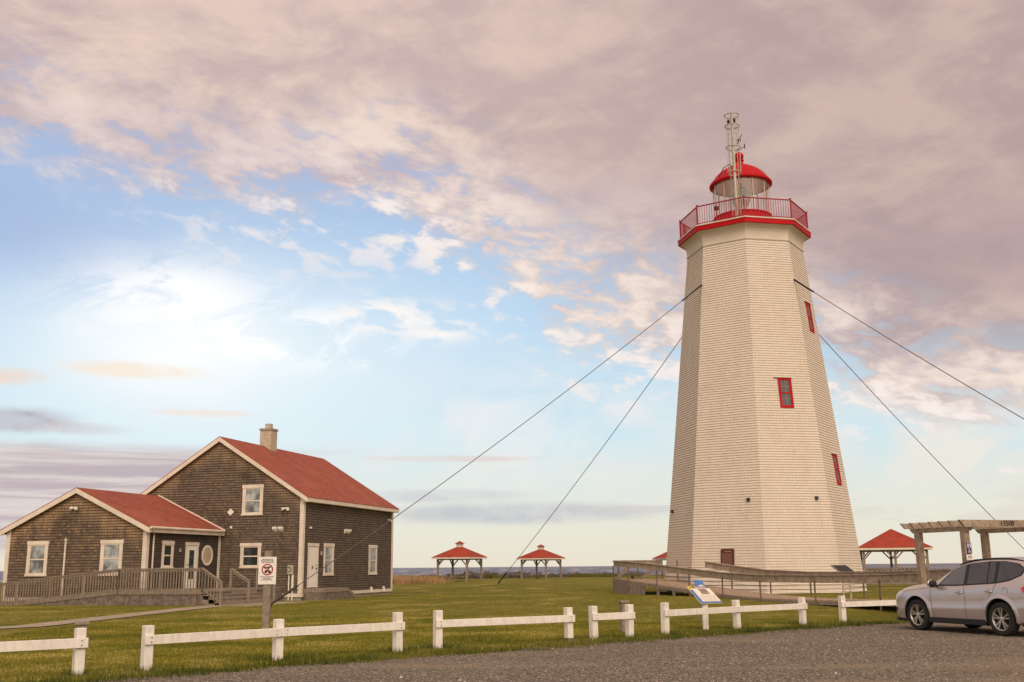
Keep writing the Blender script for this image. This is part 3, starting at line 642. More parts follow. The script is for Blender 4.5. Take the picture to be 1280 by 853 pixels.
# windows on the tower faces
def face_frame(k):
    a, b_ = vd(k), vd(k+1); m = (a+b_)/2; ap = m.length; nrm = m.normalized(); e = (b_-a).normalized()
    slope = (RB_-RT_)*ap/(ZT-ZB)
    up = Vector((-nrm.x*slope, -nrm.y*slope, 1)).normalized(); n3_ = Vector((nrm.x, nrm.y, slope)).normalized()
    def fp(u, z, pr=0):
        r_ = Rz(z)*ap; return Vector((nrm.x*r_+e.x*u, nrm.y*r_+e.y*u, z))+n3_*pr
    return fp
def tw_window(k, u0, u1, z0, z1, label, cap=True):
    fp = face_frame(k); fw = .11
    def slab(mb, ua, ub, za, zb, p0, p1):
        mb.hexa([fp(ua, za, p0), fp(ub, za, p0), fp(ub, za, p1), fp(ua, za, p1), fp(ua, zb, p0), fp(ub, zb, p0), fp(ub, zb, p1), fp(ua, zb, p1)]); return mb
    f = MB()
    slab(f, u0, u0+fw, z0, z1, -.05, .05); slab(f, u1-fw, u1, z0, z1, -.05, .05); slab(f, u0+fw, u1-fw, z1-fw, z1, -.05, .05); slab(f, u0+fw, u1-fw, z0, z0+fw*1.1, -.05, .06)
    fr_ = f.build('window', red, tower); fr_['label'] = label
    ua, ub, za, zb = u0+fw, u1-fw, z0+fw*1.1, z1-fw
    slab(MB(), ua, ub, za, zb, -.03, .024).build('pane', glassd, fr_)
    s_ = MB(); slab(s_, ua, ub, (za+zb)/2-.03, (za+zb)/2+.03, .02, .055); sb = s_.build('sash_bar', red, fr_)
    s_ = MB(); um = (ua+ub)/2; slab(s_, um-.014, um+.014, za, zb, .02, .042)
    for q in (.25, .75): zq = za+(zb-za)*q; slab(s_, ua, um-.016, zq-.012, zq+.012, .02, .040); slab(s_, um+.016, ub, zq-.012, zq+.012, .02, .040)
    s_.build('muntins', mat('muntin_paint', (.32, .18, .16), .5), fr_)
    if cap:
        c_ = MB(); slab(c_, u0-.20, u1+.03, z1+.01, z1+.05, -.02, .12); c_.build('drip_cap', white, fr_)
tw_window(0, -.26, .44, 9.02, 10.50, 'middle window on the front right face, just right of centre')
tw_window(1, -.08, .62, 13.22, 14.74, 'upper window near the top of the right face')
tw_window(1, .0, .70, 5.42, 6.90, 'lower window low on the right face')
fp = face_frame(-1)
def slabf(fp, mb, ua, ub, za, zb, p0, p1):
    mb.hexa([fp(ua, za, p0), fp(ub, za, p0), fp(ub, za, p1), fp(ua, za, p1), fp(ua, zb, p0), fp(ub, zb, p0), fp(ub, zb, p1), fp(ua, zb, p1)]); return mb
pl = slabf(fp, MB(), -.33, .32, 1.56, 2.34, 0, .07).build('plaque', bronze, tower)
tx = MB(); rr = random.Random(2)
slabf(fp, tx, -.14, .20, 2.19, 2.23, .07, .076)
for zz_ in (2.10, 2.06, 2.02, 1.98, 1.94, 1.90, 1.86, 1.82, 1.78, 1.74, 1.70, 1.66, 1.62):
    u = -.25
    while u < .2:
        w_ = rr.uniform(.04, .10); slabf(fp, tx, u, min(u+w_, .24), zz_, zz_+.018, .07, .075); u += w_+.03
tx.build('plaque_lettering', bronzel, pl)
for k, u, z in ((-1, 1.07, 4.6), (0, 1.05, 4.66), (-2, -1.2, 4.3)):
    fp = face_frame(k); f = MB(); slabf(fp, f, u-.065, u+.065, z-.075, z+.075, 0, .12).build('wall_vent', blackp, tower)
# mast with a ladder cage
mast = thing('ladder_mast', 'slim metal mast with hooped ladder cage in front of the red dome', 'mast')
MX, MY = 11.60, 51.26
MB().tube([(MX, MY, 18.87), (MX, MY, 24.4), (MX, MY, 24.75), (MX, MY, 25.05)], [.085, .072, .055, .012], 10).build('pole', metal, mast, smooth=True)
rightv = Vector((-d0.y, d0.x)); rightv = rightv if rightv.x > 0 else -rightv
hc = Vector((MX, MY))-d0*.26
lad = MB()
for s_ in (-.2, .2):
    q = hc+rightv*s_; lad.tube([(q.x, q.y, 18.87), (q.x, q.y, 24.7)], .018, 6)
z = 19.1
while z < 24.6:
    a = hc-rightv*.2; b_ = hc+rightv*.2; lad.tube([(a.x, a.y, z), (b_.x, b_.y, z)], .012, 5); z += .33
lad.build('ladder', metal, mast)
for z in (24.75, 24.15, 22.95, 21.55):
    MB().tube([(hc.x+.37*math.cos(a), hc.y+.37*math.sin(a), z) for a in np.linspace(0, 2*PI, 24, endpoint=False)], .028, 6, closed=True).build('cage_hoop', metal, mast)
cb = MB()
for a in (.3, 1.2, 2.1, 3.4, 4.5, 5.6): cb.tube([(hc.x+.37*math.cos(a), hc.y+.37*math.sin(a), 21.55), (hc.x+.37*math.cos(a), hc.y+.37*math.sin(a), 24.75)], .016, 5)
cb.build('cage_bars', metal, mast)
lb = MB()
for s_, z in ((-.17, 24.42), (.12, 24.45), (.02, 24.40)):
    q = hc+rightv*s_; lb.lathe([(.03, -.10), (.07, -.06), (.08, .03), (.05, .10), (.02, .12)], (q.x, q.y, z), 8)
lb.build('lamp_cluster', darkmetal, mast)
an = MB(); q = hc+rightv*.2; q2 = hc+rightv*.48
an.tube([(q.x, q.y, 23.1), (q2.x, q2.y, 23.65)], .02, 6); an.box((q.x+.05, q.y-.05, 23.3), (q.x+.2, q.y+.05, 23.4)); q3 = hc+rightv*.58
an.tube([(q.x, q.y, 22.75), (q3.x, q3.y, 22.95)], .016, 6); an.tube([(q3.x, q3.y, 22.85), (q3.x, q3.y, 23.1)], .03, 6)
an.build('aerial', darkmetal, mast)
MB().tube([(hc.x-.05, hc.y, 21.9), (hc.x-.25, hc.y+.1, 22.05), (hc.x-.5, hc.y+.3, 21.95), (hc.x-.72, hc.y+.5, 21.5)], .022, 6).build('conduit', darkmetal, mast, smooth=True)
# gallery lamp on a stand, left of the mast
gln = thing('gallery_lamp', 'small dark red lamp on a post standing on the lighthouse gallery left of the mast', 'lamp', (10.72, 52.0, 18.866))
MB().lathe([(.10, 0), (.10, .02), (.035, .04), (.035, .8)], n=10).build('stand', redtrim, gln)
MB().lathe([(.05, .80), (.13, .86), (.13, 1.0), (.04, 1.06), (.01, 1.15)], n=12).build('lamp_head', darkmetal, gln)

# guy wires
def guy(k, z, anchor, label, drop=1.2, zend=None):
    q = vd(k, Rz(z)); a = Vector((TC.x+q.x, TC.y+q.y, z)); b_ = Vector(anchor)
    t_ = thing('guy_wire', label, 'cable', tuple(b_), 0, 'steel guy wires staying the lighthouse')
    n_ = 24; pts_ = []
    for i in range(n_+1):
        f = i/n_; p = b_.lerp(a, f); p.z -= drop*4*f*(1-f)*.25; pts_.append(p-b_)
    MB().tube(pts_, .019, 6).build('wire', cable, t_, smooth=True)
    d = (pts_[2]-pts_[0]).normalized()
    MB().tube([Vector((0, 0, -.35)), Vector((0, 0, 0))+d*.05, d*1.3, d*1.4], [.05, .05, .05, .02], 8).build('turnbuckle', darkmetal, t_)
    MB().tube([pts_[-1], pts_[-1]+(pts_[-2]-pts_[-1]).normalized()*1.5], .045, 6).build('end_fitting', darkmetal, t_)
guy(-1, 15.7, (-10.3, 45.6, .12), 'guy wire from the lighthouse down to the lawn before the house door')
guy(-3, 15.7, (-1.12, 75.8, gz(-1.12, 75.8)+.05), 'guy wire from behind the lighthouse to the lawn between the small gazebos')
guy(1, 15.7, (26.0, 33.0, .1), 'guy wire leaving the frame at the right above the wooden pergola')
guy(3, 15.7, (34.4, 67.6, .1), 'guy wire passing behind the pergola and down behind the car roof')
#%%HOUSE
# ============================================================ HOUSE
TH = .274; C0 = (-10.868, 54.858)
house = thing('shingled_house', 'weathered brown shingled house with red roofs, cream trim and a lower gabled annex', 'house', (C0[0], C0[1], 0), -TH)
Lm, Wm, ZE, ZR = 12.153, 4.975, 5.30, 8.44       # main: length, half gable width, eave, ridge
AX0, AX1, AY, AE, AR = -4.76, -12.55, -6.45, 3.56, 5.38; AXM = (AX0+AX1)/2
def course_wall(name, m_, P0, e, nrm, z0, z1, ext, parent, row=.13, proud=.022, holes=None):
    mb = MB(); P0 = Vector(P0); e = Vector(e); nrm = Vector(nrm); z = z0; ci = 0; seed = 0
    while z < z1-.001:
        zt = min(z+row, z1); a0_, b0_ = ext(z); a1, b1 = ext(zt)
        if b1-a1 < .02: a1 = b1 = (a1+b1)/2
        def P(u, zz_, pr): return P0+e*u+nrm*pr+Vector((0, 0, zz_))
        v0 = ci*row
        mb.face([P(a0_, z, proud), P(b0_, z, proud), P(b1, zt, .002), P(a1, zt, .002)], [(a0_+seed, v0+.002), (b0_+seed, v0+.002), (b1+seed, v0+row-.002), (a1+seed, v0+row-.002)])
        mb.face([P(a0_, z, 0), P(b0_, z, 0), P(b0_, z, proud), P(a0_, z, proud)], [(0, v0)]*4)
        z = zt; ci += 1
    return mb.build(name, m_, parent, fix=False)
SK = .36
gabm = lambda z: (0, 2*Wm) if z < ZE-.0 else ((z-ZE)/(ZR-ZE)*Wm, 2*Wm-(z-ZE)/(ZR-ZE)*Wm)
mw = course_wall('gable_wall', housem, (0, 0, 0), (-1, 0, 0), (0, -1, 0), SK, ZR-.02, gabm, house)
course_wall('side_wall', houses, (0, 0, 0), (0, 1, 0), (1, 0, 0), SK, ZE, lambda z: (0, Lm), house)
course_wall('rear_gable_wall', housem, (0, Lm, 0), (-1, 0, 0), (0, 1, 0), SK, ZR-.02, gabm, house)
course_wall('far_side_wall', houses, (-2*Wm, 0, 0), (0, 1, 0), (-1, 0, 0), SK, ZE, lambda z: (0, Lm), house)
AWd = AX0-AX1
gaba = lambda z: (0, AWd) if z < AE else ((z-AE)/(AR-AE)*AWd/2, AWd-(z-AE)/(AR-AE)*AWd/2)
course_wall('annex_gable_wall', annexm, (AX0, AY, 0), (-1, 0, 0), (0, -1, 0), SK, AR-.02, gaba, house)
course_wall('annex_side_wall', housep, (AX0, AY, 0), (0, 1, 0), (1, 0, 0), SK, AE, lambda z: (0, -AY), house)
course_wall('annex_far_wall', houses, (AX1, AY, 0), (0, 1, 0), (-1, 0, 0), SK, AE, lambda z: (0, -AY+2), house)
# foundation and skirt boards
f = MB(); f.box((-2*Wm+.04, .04, -.4), (-.04, Lm-.04, .2)); f.box((AX1+.04, AY+.04, -.4), (AX0-.04, .0, .2)); f.build('foundation', conc, house)
f = MB(); tk = .035
f.box((-2*Wm-tk, -tk, .18), (tk, 0, SK)); f.box((0, 0, .18), (tk, Lm+tk, SK)); f.box((-2*Wm-tk, Lm, .18), (0, Lm+tk, SK))
f.box((AX1-tk, AY-tk, .18), (AX0+tk, AY, SK)); f.box((AX0, AY, .18), (AX0+tk, -tk-.003, SK)); f.box((AX1-tk, AY, .18), (AX1, -tk-.003, SK)); f.build('skirt_board', white, house)
def cboard(*bx):
    f = MB()
    for a, b_ in bx: f.box(a, b_)
    f.build('corner_board', white, house)
for (x, y, sy) in ((0, 0, -1), (0, Lm, 1)):
    cboard(((x-.17, y, SK), (x+.045, y+sy*.045, ZE)), ((x, y, SK), (x+.045, y-sy*.17, ZE)))
cboard(((-2*Wm-.045, -.045, SK), (-2*Wm+.17, 0, ZE)))
cboard(((AX0-.17, AY-.045, SK), (AX0+.045, AY, AE)), ((AX0, AY, SK), (AX0+.045, AY+.17, AE)))
cboard(((AX1-.045, AY-.045, SK), (AX1+.17, AY, AE)), ((AX1-.045, AY, SK), (AX1, AY+.17, AE)))
cboard(((AX0, -.20, SK), (AX0+.05, -.022, AE)))
# roofs
def gable_roof(name, xr, zr, half, ze, y0, y1, og, o, m_, th=.10):
    # slopes from the ridge (xr) to eaves at xr +- (half+o)
    sl_ = (zr-ze)/half; r_ = MB(); tz = .13
    for s_ in (1, -1):
        xe = xr+s_*(half+o); zee = zr-sl_*(half+o)+tz; zrr = zr+tz
        nl = math.hypot(half+o, zrr-zee); rows = int(nl/.14); Q = []
        for j in range(rows):
            f0, f1 = j/rows, (j+1)/rows
            xa, za = xe+(xr-xe)*f0, zee+(zrr-zee)*f0; xb, zb_ = xe+(xr-xe)*f1, zee+(zrr-zee)*f1
            r_.face([(xa, y0-og, za+.010), (xa, y1+og, za+.010), (xb, y1+og, zb_+.001), (xb, y0-og, zb_+.001)] if s_ > 0 else [(xa, y1+og, za+.010), (xa, y0-og, za+.010), (xb, y0-og, zb_+.001), (xb, y1+og, zb_+.001)])
            r_.face([(xa, y0-og, za), (xa, y1+og, za), (xa, y1+og, za+.010), (xa, y0-og, za+.010)])
        r_.face([(xe, y0-og, zee-.03), (xe, y1+og, zee-.03), (xr, y1+og, zrr-.03), (xr, y0-og, zrr-.03)])
        for yy in (y0-og, y1+og): r_.face([(xe, yy, zee-.03), (xe, yy, zee+.01), (xr, yy, zrr+.001), (xr, yy, zrr-.03)])
        r_.face([(xe, y0-og, zee-.03), (xe, y1+og, zee-.03), (xe, y1+og, zee), (xe, y0-og, zee)])
    return r_.build(name, m_, house)
OV, OG = .344, .25
main_roof = gable_roof('main_roof', -Wm, ZR, Wm, ZE, 0, Lm, OG, OV, roofred)
annex_roof = gable_roof('annex_roof', AXM, AR, AWd/2, AE, AY, -.04-.26, OG, .30, roofred)
def trim(name, xr, zr, half, ze, y0, y1, og, o, ends, parent, bh=.24):
    sl_ = (zr-ze)/half; r_ = MB(); tz = .098
    for s_ in (1, -1):
        xe = xr+s_*(half+o-.01); zee = zr-sl_*(half+o-.01)+tz
        for yy, dy_ in ends:
            a, b_ = yy, yy+dy_*.045
            r_.hexa([(xe, a, zee-bh), (xr, a, zr+tz-bh), (xr, b_, zr+tz-bh), (xe, b_, zee-bh), (xe, a, zee), (xr, a, zr+tz), (xr, b_, zr+tz), (xe, b_, zee)])
            # soffit of the rake
            y_in = y0 if dy_ > 0 else y1
        r_.box((xe-s_*.04, y0-og+.047, zee-.20), (xe, y1+og-.047, zee-.005))
        r_.box((xe-s_*.042, y0-og+.047, zee-.20), (xr+s_*(half+.02), y1+og-.047, zee-.17))
    return r_.build(name, white, parent)
trim('rake_and_fascia', -Wm, ZR, Wm, ZE, 0, Lm, OG, OV, ((-OG, 1), (Lm+OG, -1)), house)
trim('annex_rake_and_fascia', AXM, AR, AWd/2, AE, AY, -.3, OG, .30, ((AY-OG, 1),), house)
# flashing strip where the annex roof meets the tall wall
f = MB(); s_l = (AR-AE)/(AWd/2)
f.beam((AXM, -.04, AR+.17), (AX0+.3, -.04, AE+.17-s_l*.3), .03, .07); f.build('flashing', white, house)
# gutter and downpipe on the annex
f = MB(); f.tube([(AX0+.36, AY-.25, AE-.02), (AX0+.36, -.30, AE-.02)], .06, 8); f.build('gutter', white, house)
f = MB(); f.tube([(AX0+.36, AY-.05, AE-.05), (AX0+.30, AY+.15, AE-.22), (AX0+.10, AY+.42, AE-.38), (AX0+.10, AY+.42, .72), (AX0+.25, AY+.42, .68)], .04, 8); f.build('downpipe', white, house)
# chimney
ch = MB(); cx_, cy_ = -Wm+.10, 4.9
for j in range(6): ch.box((cx_-.36, cy_-.36, 8.15+j*.205), (cx_+.36, cy_+.36, 8.15+j*.205+.199)); 
ch.box((cx_-.35, cy_-.35, 8.1), (cx_+.35, cy_+.35, 9.46)); chm = ch.build('chimney', chim, house)
MB().box((cx_-.40, cy_-.40, 9.465), (cx_+.40, cy_+.40, 9.58)).build('chimney_cap', conc, chm); MB().box((cx_-.16, cy_-.16, 9.58), (cx_+.16, cy_+.16, 9.88)).build('flue', chim, chm)
# windows: frame given in wall coordinates
def wall_pt(kind):
    if kind == 'G': return lambda u, z, p: (-u, -p, z)
    if kind == 'S': return lambda u, z, p: (p, u, z)
    if kind == 'AG': return lambda u, z, p: (-u, AY-p, z)
    if kind == 'AS': return lambda u, z, p: (AX0+p, -u, z)
def slabw(fp, mb, ua, ub, za, zb, p0, p1):
    mb.hexa([fp(ua, za, p0), fp(ub, za, p0), fp(ub, za, p1), fp(ua, za, p1), fp(ua, zb, p0), fp(ub, zb, p0), fp(ub, zb, p1), fp(ua, zb, p1)]); return mb
def h_window(kind, u0, u1, z0, z1, label, glass=None, blind=None, horiz=False, fw=.13, sunk=True):
    fp = wall_pt(kind); u0, u1 = sorted((u0, u1)); f = MB()
    slabw(fp, f, u0, u0+fw, z0+.05, z1-fw*1.2, 0, .05); slabw(fp, f, u1-fw, u1, z0+.05, z1-fw*1.2, 0, .05)
    slabw(fp, f, u0-.03, u1+.03, z1-fw*1.2, z1+.02, 0, .065); slabw(fp, f, u0-.03, u1+.03, z0-.03, z0+.07, 0, .075)
    fr_ = f.build('window', white, house); fr_['label'] = label
    ua, ub, za, zb = u0+fw, u1-fw, z0+.07, z1-fw*1.2
    sh = MB(); q = .055; slabw(fp, sh, ua, ua+q, za, zb, 0, .036); slabw(fp, sh, ub-q, ub, za, zb, 0, .036); slabw(fp, sh, ua+q, ub-q, zb-q, zb, 0, .036); slabw(fp, sh, ua+q, ub-q, za, za+q, 0, .036)
    zm = (za+zb)/2; slabw(fp, sh, ua+q, ub-q, zm-.03, zm+.03, 0, .040); sh.build('sash', white, fr_)
    slabw(fp, MB(), ua+q, ub-q, zm+.03, zb-q, 0, .022).build('upper_pane', glass or glassd, fr_)
    slabw(fp, MB(), ua+q, ub-q, za+q, zm-.03, 0, .022).build('lower_pane', blind or glass or glassd, fr_)
    return fr_
h_window('G', 2.34, 3.54, 4.38, 5.93, 'upstairs window high in the tall gable', glassm)
h_window('G', 2.33, 3.52, 1.67, 2.91, 'wide low window behind the notice post')
h_window('AG', 10.16, 11.33, 1.37, 2.98, 'left window of the annex gable', glassm)
h_window('AG', 6.0, 7.2, 1.37, 2.98, 'right window of the annex gable', glassm)
h_window('S', 2.49, 3.70, 1.25, 2.91, 'side window beside the white door', glassm)
h_window('S', 8.50, 9.70, 1.24, 2.92, 'far window at the right end of the side wall', glassm)
h_window('AS', 4.27, 5.20, 1.68, 2.95, 'narrow porch window left of the glazed door')
# doors
doorw = mat('door_paint', (.76, .70, .62), .5)
def h_door(kind, u0, u1, z0, z1, label, glazed):
    fp = wall_pt(kind); u0, u1 = sorted((u0, u1)); fw = .12; f = MB()
    slabw(fp, f, u0, u0+fw, z0, z1-.16, 0, .05); slabw(fp, f, u1-fw, u1, z0, z1-.16, 0, .05); slabw(fp, f, u0-.03, u1+.03, z1-.16, z1, 0, .065)
    dr = f.build('door', white, house); dr['label'] = label
    a, b_ = u0+fw+.015, u1-fw-.015; za, zb = z0+.02, z1-.175
    if glazed:
        q = .2; m_ = MB(); slabw(fp, m_, a, a+q, za, zb, 0, .035); slabw(fp, m_, b_-q, b_, za, zb, 0, .035); slabw(fp, m_, a+q, b_-q, zb-.22, zb, 0, .035); slabw(fp, m_, a+q, b_-q, za, za+.45, 0, .035); m_.build('door_leaf', doorw, dr)
        slabw(fp, MB(), a+q, b_-q, za+.45, zb-.22, 0, .02).build('glass', glassd, dr)
    else:
        m_ = MB(); slabw(fp, m_, a, b_, za, zb, 0, .03)
        wd = b_-a
        for (x0, x1) in ((.14, .44), (.56, .86)):
            for (y0, y1) in ((.08, .38), (.44, .74), (.80, .94)):
                slabw(fp, m_, a+wd*x0, a+wd*x1, za+(zb-za)*y0, za+(zb-za)*y1, .03, .036)
        m_.build('door_leaf', doorw, dr)
        slabw(fp, MB(), a+wd*.35, a+wd*.55, za+.95, za+1.1, .03, .04).build('notice', spink, dr)
    hs = b_-.08 if kind == 'S' else b_-.06
    kb = MB(); slabw(fp, kb, hs-.03, hs+.03, za+.92, za+1.0, .03, .08); slabw(fp, kb, hs-.025, hs+.025, za+1.12, za+1.18, .03, .06); kb.build('handle', darkmetal, dr)
h_door('S', .62, 1.82, .62, 2.90, 'plain white side door', False)
h_door('AS', 2.08, 3.22, .66, 2.94, 'white porch door with a glass panel', True)
# fittings on the walls
def disc(kind, u, z, r_, p0, p1, m_, name, n=28):
    fp = wall_pt(kind); mb = MB(); A = [fp(u+r_*math.cos(2*PI*k/n), z+r_*math.sin(2*PI*k/n), p0) for k in range(n)]; off_ = Vector(fp(0, 0, p1))-Vector(fp(0, 0, p0)); mb.sweep(A, off_); return mb.build(name, m_, house)
pq = disc('AS', 1.24, 2.30, .52, .017, .05, plaqtan, 'round_plaque', 40)
rg = MB(); rg.lathe([(.40, 0), (.42, .012), (.50, .012), (.52, 0)], (AX0+.05, -1.24, 2.30), 40, 'x', cap=False); o = rg.build('plaque_rim', scream, pq)
em = MB(); em.lathe([(.001, .01), (.10, .012), (.14, 0)], (AX0+.05, -1.24, 2.30), 10, 'x', cap=False)
for k in range(8):
    a = 2*PI*k/8; em.beam((AX0+.055, -1.24+.15*math.cos(a), 2.30+.15*math.sin(a)), (AX0+.055, -1.24+.30*math.cos(a), 2.30+.30*math.sin(a)), .03, .012)
em.build('plaque_relief', mat('relief', (.40, .31, .20), .7), pq)
fp = wall_pt('G')
dm = MB(); dm.sweep([fp(4.2+a, 4.54+b_, .017) for a, b_ in ((-.19, 0), (0, -.19), (.19, 0), (0, .19))], (0, -.05, 0)); dm.build('wall_vent', fixture, house)
slabw(fp, MB(), 4.08, 4.18, 3.69, 3.82, .0, .08).build('wall_vent', fixture, house)
def flood(kind, u, z):
    fp = wall_pt(kind); m_ = MB(); slabw(fp, m_, u-.05, u+.05, z-.05, z+.05, 0, .08)
    for s_ in (-1, 1):
        a = Vector(fp(u+s_*.04, z, .08)); b_ = Vector(fp(u+s_*.17, z-.05, .26)); m_.tube([a, a.lerp(b_, .4), b_], [.02, .06, .085], 10)
    m_.build('floodlight', fixture, house)
flood('G', .93, 4.67); flood('AG', 8.76, 4.56)
def hood(kind, u, z):
    fp = wall_pt(kind); m_ = MB(); slabw(fp, m_, u-.12, u+.12, z+.02, z+.12, 0, .16)
    m_.hexa([fp(u-.12, z-.12, 0), fp(u+.12, z-.12, 0), fp(u+.12, z-.12, .03), fp(u-.12, z-.12, .03), fp(u-.12, z+.02, 0), fp(u+.12, z+.02, 0), fp(u+.12, z+.02, .16), fp(u-.12, z+.02, .16)]); m_.build('vent_hood', fixture, house)
hood('G', 1.55, 3.61); hood('G', 1.22, 3.61); hood('S', 5.12, 3.62); hood('S', 5.58, 3.62)
m_ = MB(); fp = wall_pt('S'); m_.tube([fp(11.35, 4.5, 0), fp(11.35, 4.5, .12), fp(11.15, 4.42, .35)], [.04, .05, .06], 8); m_.build('floodlight', fixture, house)
slabw(fp, MB(), .74, .86, 3.64, 3.74, 0, .10).build('wall_lamp', fixture, house)
slabw(fp, MB(), 2.12, 2.20, 2.3, 2.5, 0, .09).build('wall_lamp', metal, house)
slabw(wall_pt('AS'), MB(), 3.68, 3.76, 2.45, 2.62, 0, .09).build('wall_lamp', metal, house)
for u in (8.81, 10.69):
    m_ = MB(); m_.tube([fp(u, .22, .10), fp(u, .50, .10)], .07, 10); m_.tube([fp(u, .42, .02), fp(u, .50, .10)], .05, 8); m_.build('vent_pipe', fixture, house)
fp = wall_pt('G'); em_ = MB(); slabw(fp, em_, .42, .72, 1.32, 1.78, 0, .16); mt = em_.build('electric_meter', mat('meter_grey', (.42, .37, .26), .6), house)
MB().lathe([(.10, 0), (.11, .06), (.06, .10), (.001, .11)], (-.57, -.16-.11, 1.6), 14, 'y', cap=False).build('meter_dial', metal, mt)
m_ = MB(); m_.tube([fp(.66, 1.32, .06), fp(.66, .0, .06)], .035, 8); m_.tube([fp(.46, 1.32, .06), fp(.46, .0, .06)], .035, 8); slabw(fp, m_, .40, .50, .5, 1.3, 0, .09); m_.build('conduit', fixture, mt)
fp = wall_pt('AG'); m_ = MB(); m_.tube([fp(9.15, .4, .08), fp(9.15, 3.0, .08)], .045, 8); m_.lathe([(.07, 0), (.07, .06), (.02, .1)], (-9.15, AY-.08, 3.0), 10); m_.build('vent_pipe', white, house)
m_ = MB(); fpg = wall_pt('G'); slabw(fpg, m_, -.0-.0+.10, .16, .52, .60, .02, .09); m_.build('tap', metal, house)

# ------------------------------------------------ porch deck, ramp and steps (house frame)
porch = thing('porch_ramp', 'weathered wooden ramp and deck with slatted railing along the front of the annex', 'ramp', (C0[0], C0[1], 0), -TH)
FY = -7.45; XE = -1.05; DZ = .65
def ramp_z(x): return DZ if x > -5.4 else DZ-(-5.4-x)/7.4*.72
dk = MB()
x = XE
while x > AX0: dk.box((x-.135, FY+.03, DZ-.04), (x, -.05, DZ)); x -= .14
xr0 = x
while x > -12.7:
    z = ramp_z(x-.07); dk.box((x-.135, FY+.03, z-.04), (x, AY-.06, z)); x -= .14
dk.build('deck_boards', wood, porch)
sk = MB(); x = XE
while x > -12.7:
    z = ramp_z(x)-.05
    sk.box((x-.135, FY-.0, -.1), (x-.004, FY+.03, max(z, .06)-.10)); x -= .14
sk.box((XE-.0, FY+.03, -.1), (XE+.03, -5.0+.0, DZ-.06)); sk.build('skirting', darkwood, porch)
rb = MB(); rb.beam((XE, FY-.015, DZ-.05), (-5.4, FY-.015, DZ-.05), .03, .16); rb.beam((-5.4, FY-.015, DZ-.05), (-12.7, FY-.015, ramp_z(-12.7)-.05), .03, .16); rb.build('rim_board', wood, porch)
def rail_run(p0, p1, z0, z1, name='railing', every=1.8, slats=True, h=1.0, low=-.12):
    p0 = Vector(p0); p1 = Vector(p1); L = (p1-p0).length; r_ = MB()
    def at(f, z): q = p0.lerp(p1, f); return Vector((q.x, q.y, z0+(z1-z0)*f+z))
    r_.beam(at(0, h), at(1, h), .14, .04); r_.beam(at(0, h-.08), at(1, h-.08), .04, .09)
    if slats: r_.beam(at(0, .08), at(1, .08), .04, .07)
    n_ = max(1, round(L/every))
    for k in range(n_+1): r_.beam(at(k/n_, low), at(k/n_, h-.02), .09, .09, (0, 1, 0))
    if slats:
        n_ = int(L/.145)
        for k in range(1, n_):
            f = k/n_; q = at(f, 0); sd = Vector((0, -.045, 0)) if abs(p1.x-p0.x) > abs(p1.y-p0.y) else Vector((.045, 0, 0)); r_.beam(q+sd+Vector((0, 0, low-.05 if abs(z1-z0) < .01 else low+.02)), q+sd+Vector((0, 0, h-.03)), .04, .04, (0, 1, 0))
    return r_.build(name, wood, porch)
rail_run((XE, FY, 0), (-5.4, FY, 0), DZ, DZ)
rail_run((-5.4, FY, 0), (-12.7, FY, 0), DZ, ramp_z(-12.7))
# inner ramp rail (against the annex) omitted: the wall bounds it
st = MB(); n_ = 4; Y0, Y1 = FY, -2.6
for k in range(1, n_):
    z = DZ*(1-k/n_); x = XE+.30*(k-1)
    st.box((x+.03, Y0, z-.04), (x+.36, Y1, z)); st.box((x+.012, Y0+.042, z), (x+.030, Y1, z+DZ/n_-.04))
    st.box((XE, Y0, -.1), (x+.03, Y0+.04, z-.05))
st.box((XE+.935, Y0+.042, -.1), (XE+.955, Y1, DZ/4-.04)); st.build('steps', wood, porch)
for y in (FY, -5.05, -2.6):
    rail_run((XE, y, 0), (XE+.95, y, 0), DZ, .08, 'stair_rail', 1.2, y == FY, .98, -.05)
f = MB(); f.box((XE+.031, -2.55, DZ-.16), (XE+.055, -.06, DZ)); f.box((XE+.03, -2.55, -.1), (XE+.05, -.06, DZ-.17)); f.build('side_skirting', darkwood, porch)
o = MB().box((XE+.9, FY-.6, -.05), (XE+2.6, -2.2, .03)).build('steps_landing', conc, porch)

sd_ = thing('side_porch', 'small grey wooden landing with a sloping side below the white side door', 'landing', (C0[0], C0[1], 0), -TH)
dk = MB(); y = .25
while y < 3.1: dk.box((.045, y, .56), (1.15, y+.135, .60)); y += .14
dk.build('landing_boards', wood, sd_)
sk = MB(); y = .25
while y < 3.1: sk.box((1.15, y, -.08), (1.175, y+.13, .40)); y += .14
y = .05
x = .05
while x < 1.12: sk.box((x, .22, -.08), (x+.13, .245, .40)); x += .14
k = 0
for k in range(7):
    y = 3.15+k*.14; sk.box((1.15, y, -.08), (1.175, y+.13, max(.02, .40-.07*k)))
sk.build('skirting', darkwood, sd_)
f = MB(); f.beam((1.185, .22, .50), (1.185, 3.12, .50), .035, .18); f.beam((1.185, 3.12, .50), (1.185, 4.2, .06), .035, .16); f.beam((.045, .23, .50), (1.18, .23, .50), .03, .18)
for k in range(3): f.box((.05, 3.15+k*.32, .60-.18*(k+1)-.04), (1.15, 3.15+k*.32+.33, .60-.18*(k+1)))
f.build('edge_boards', wood, sd_)
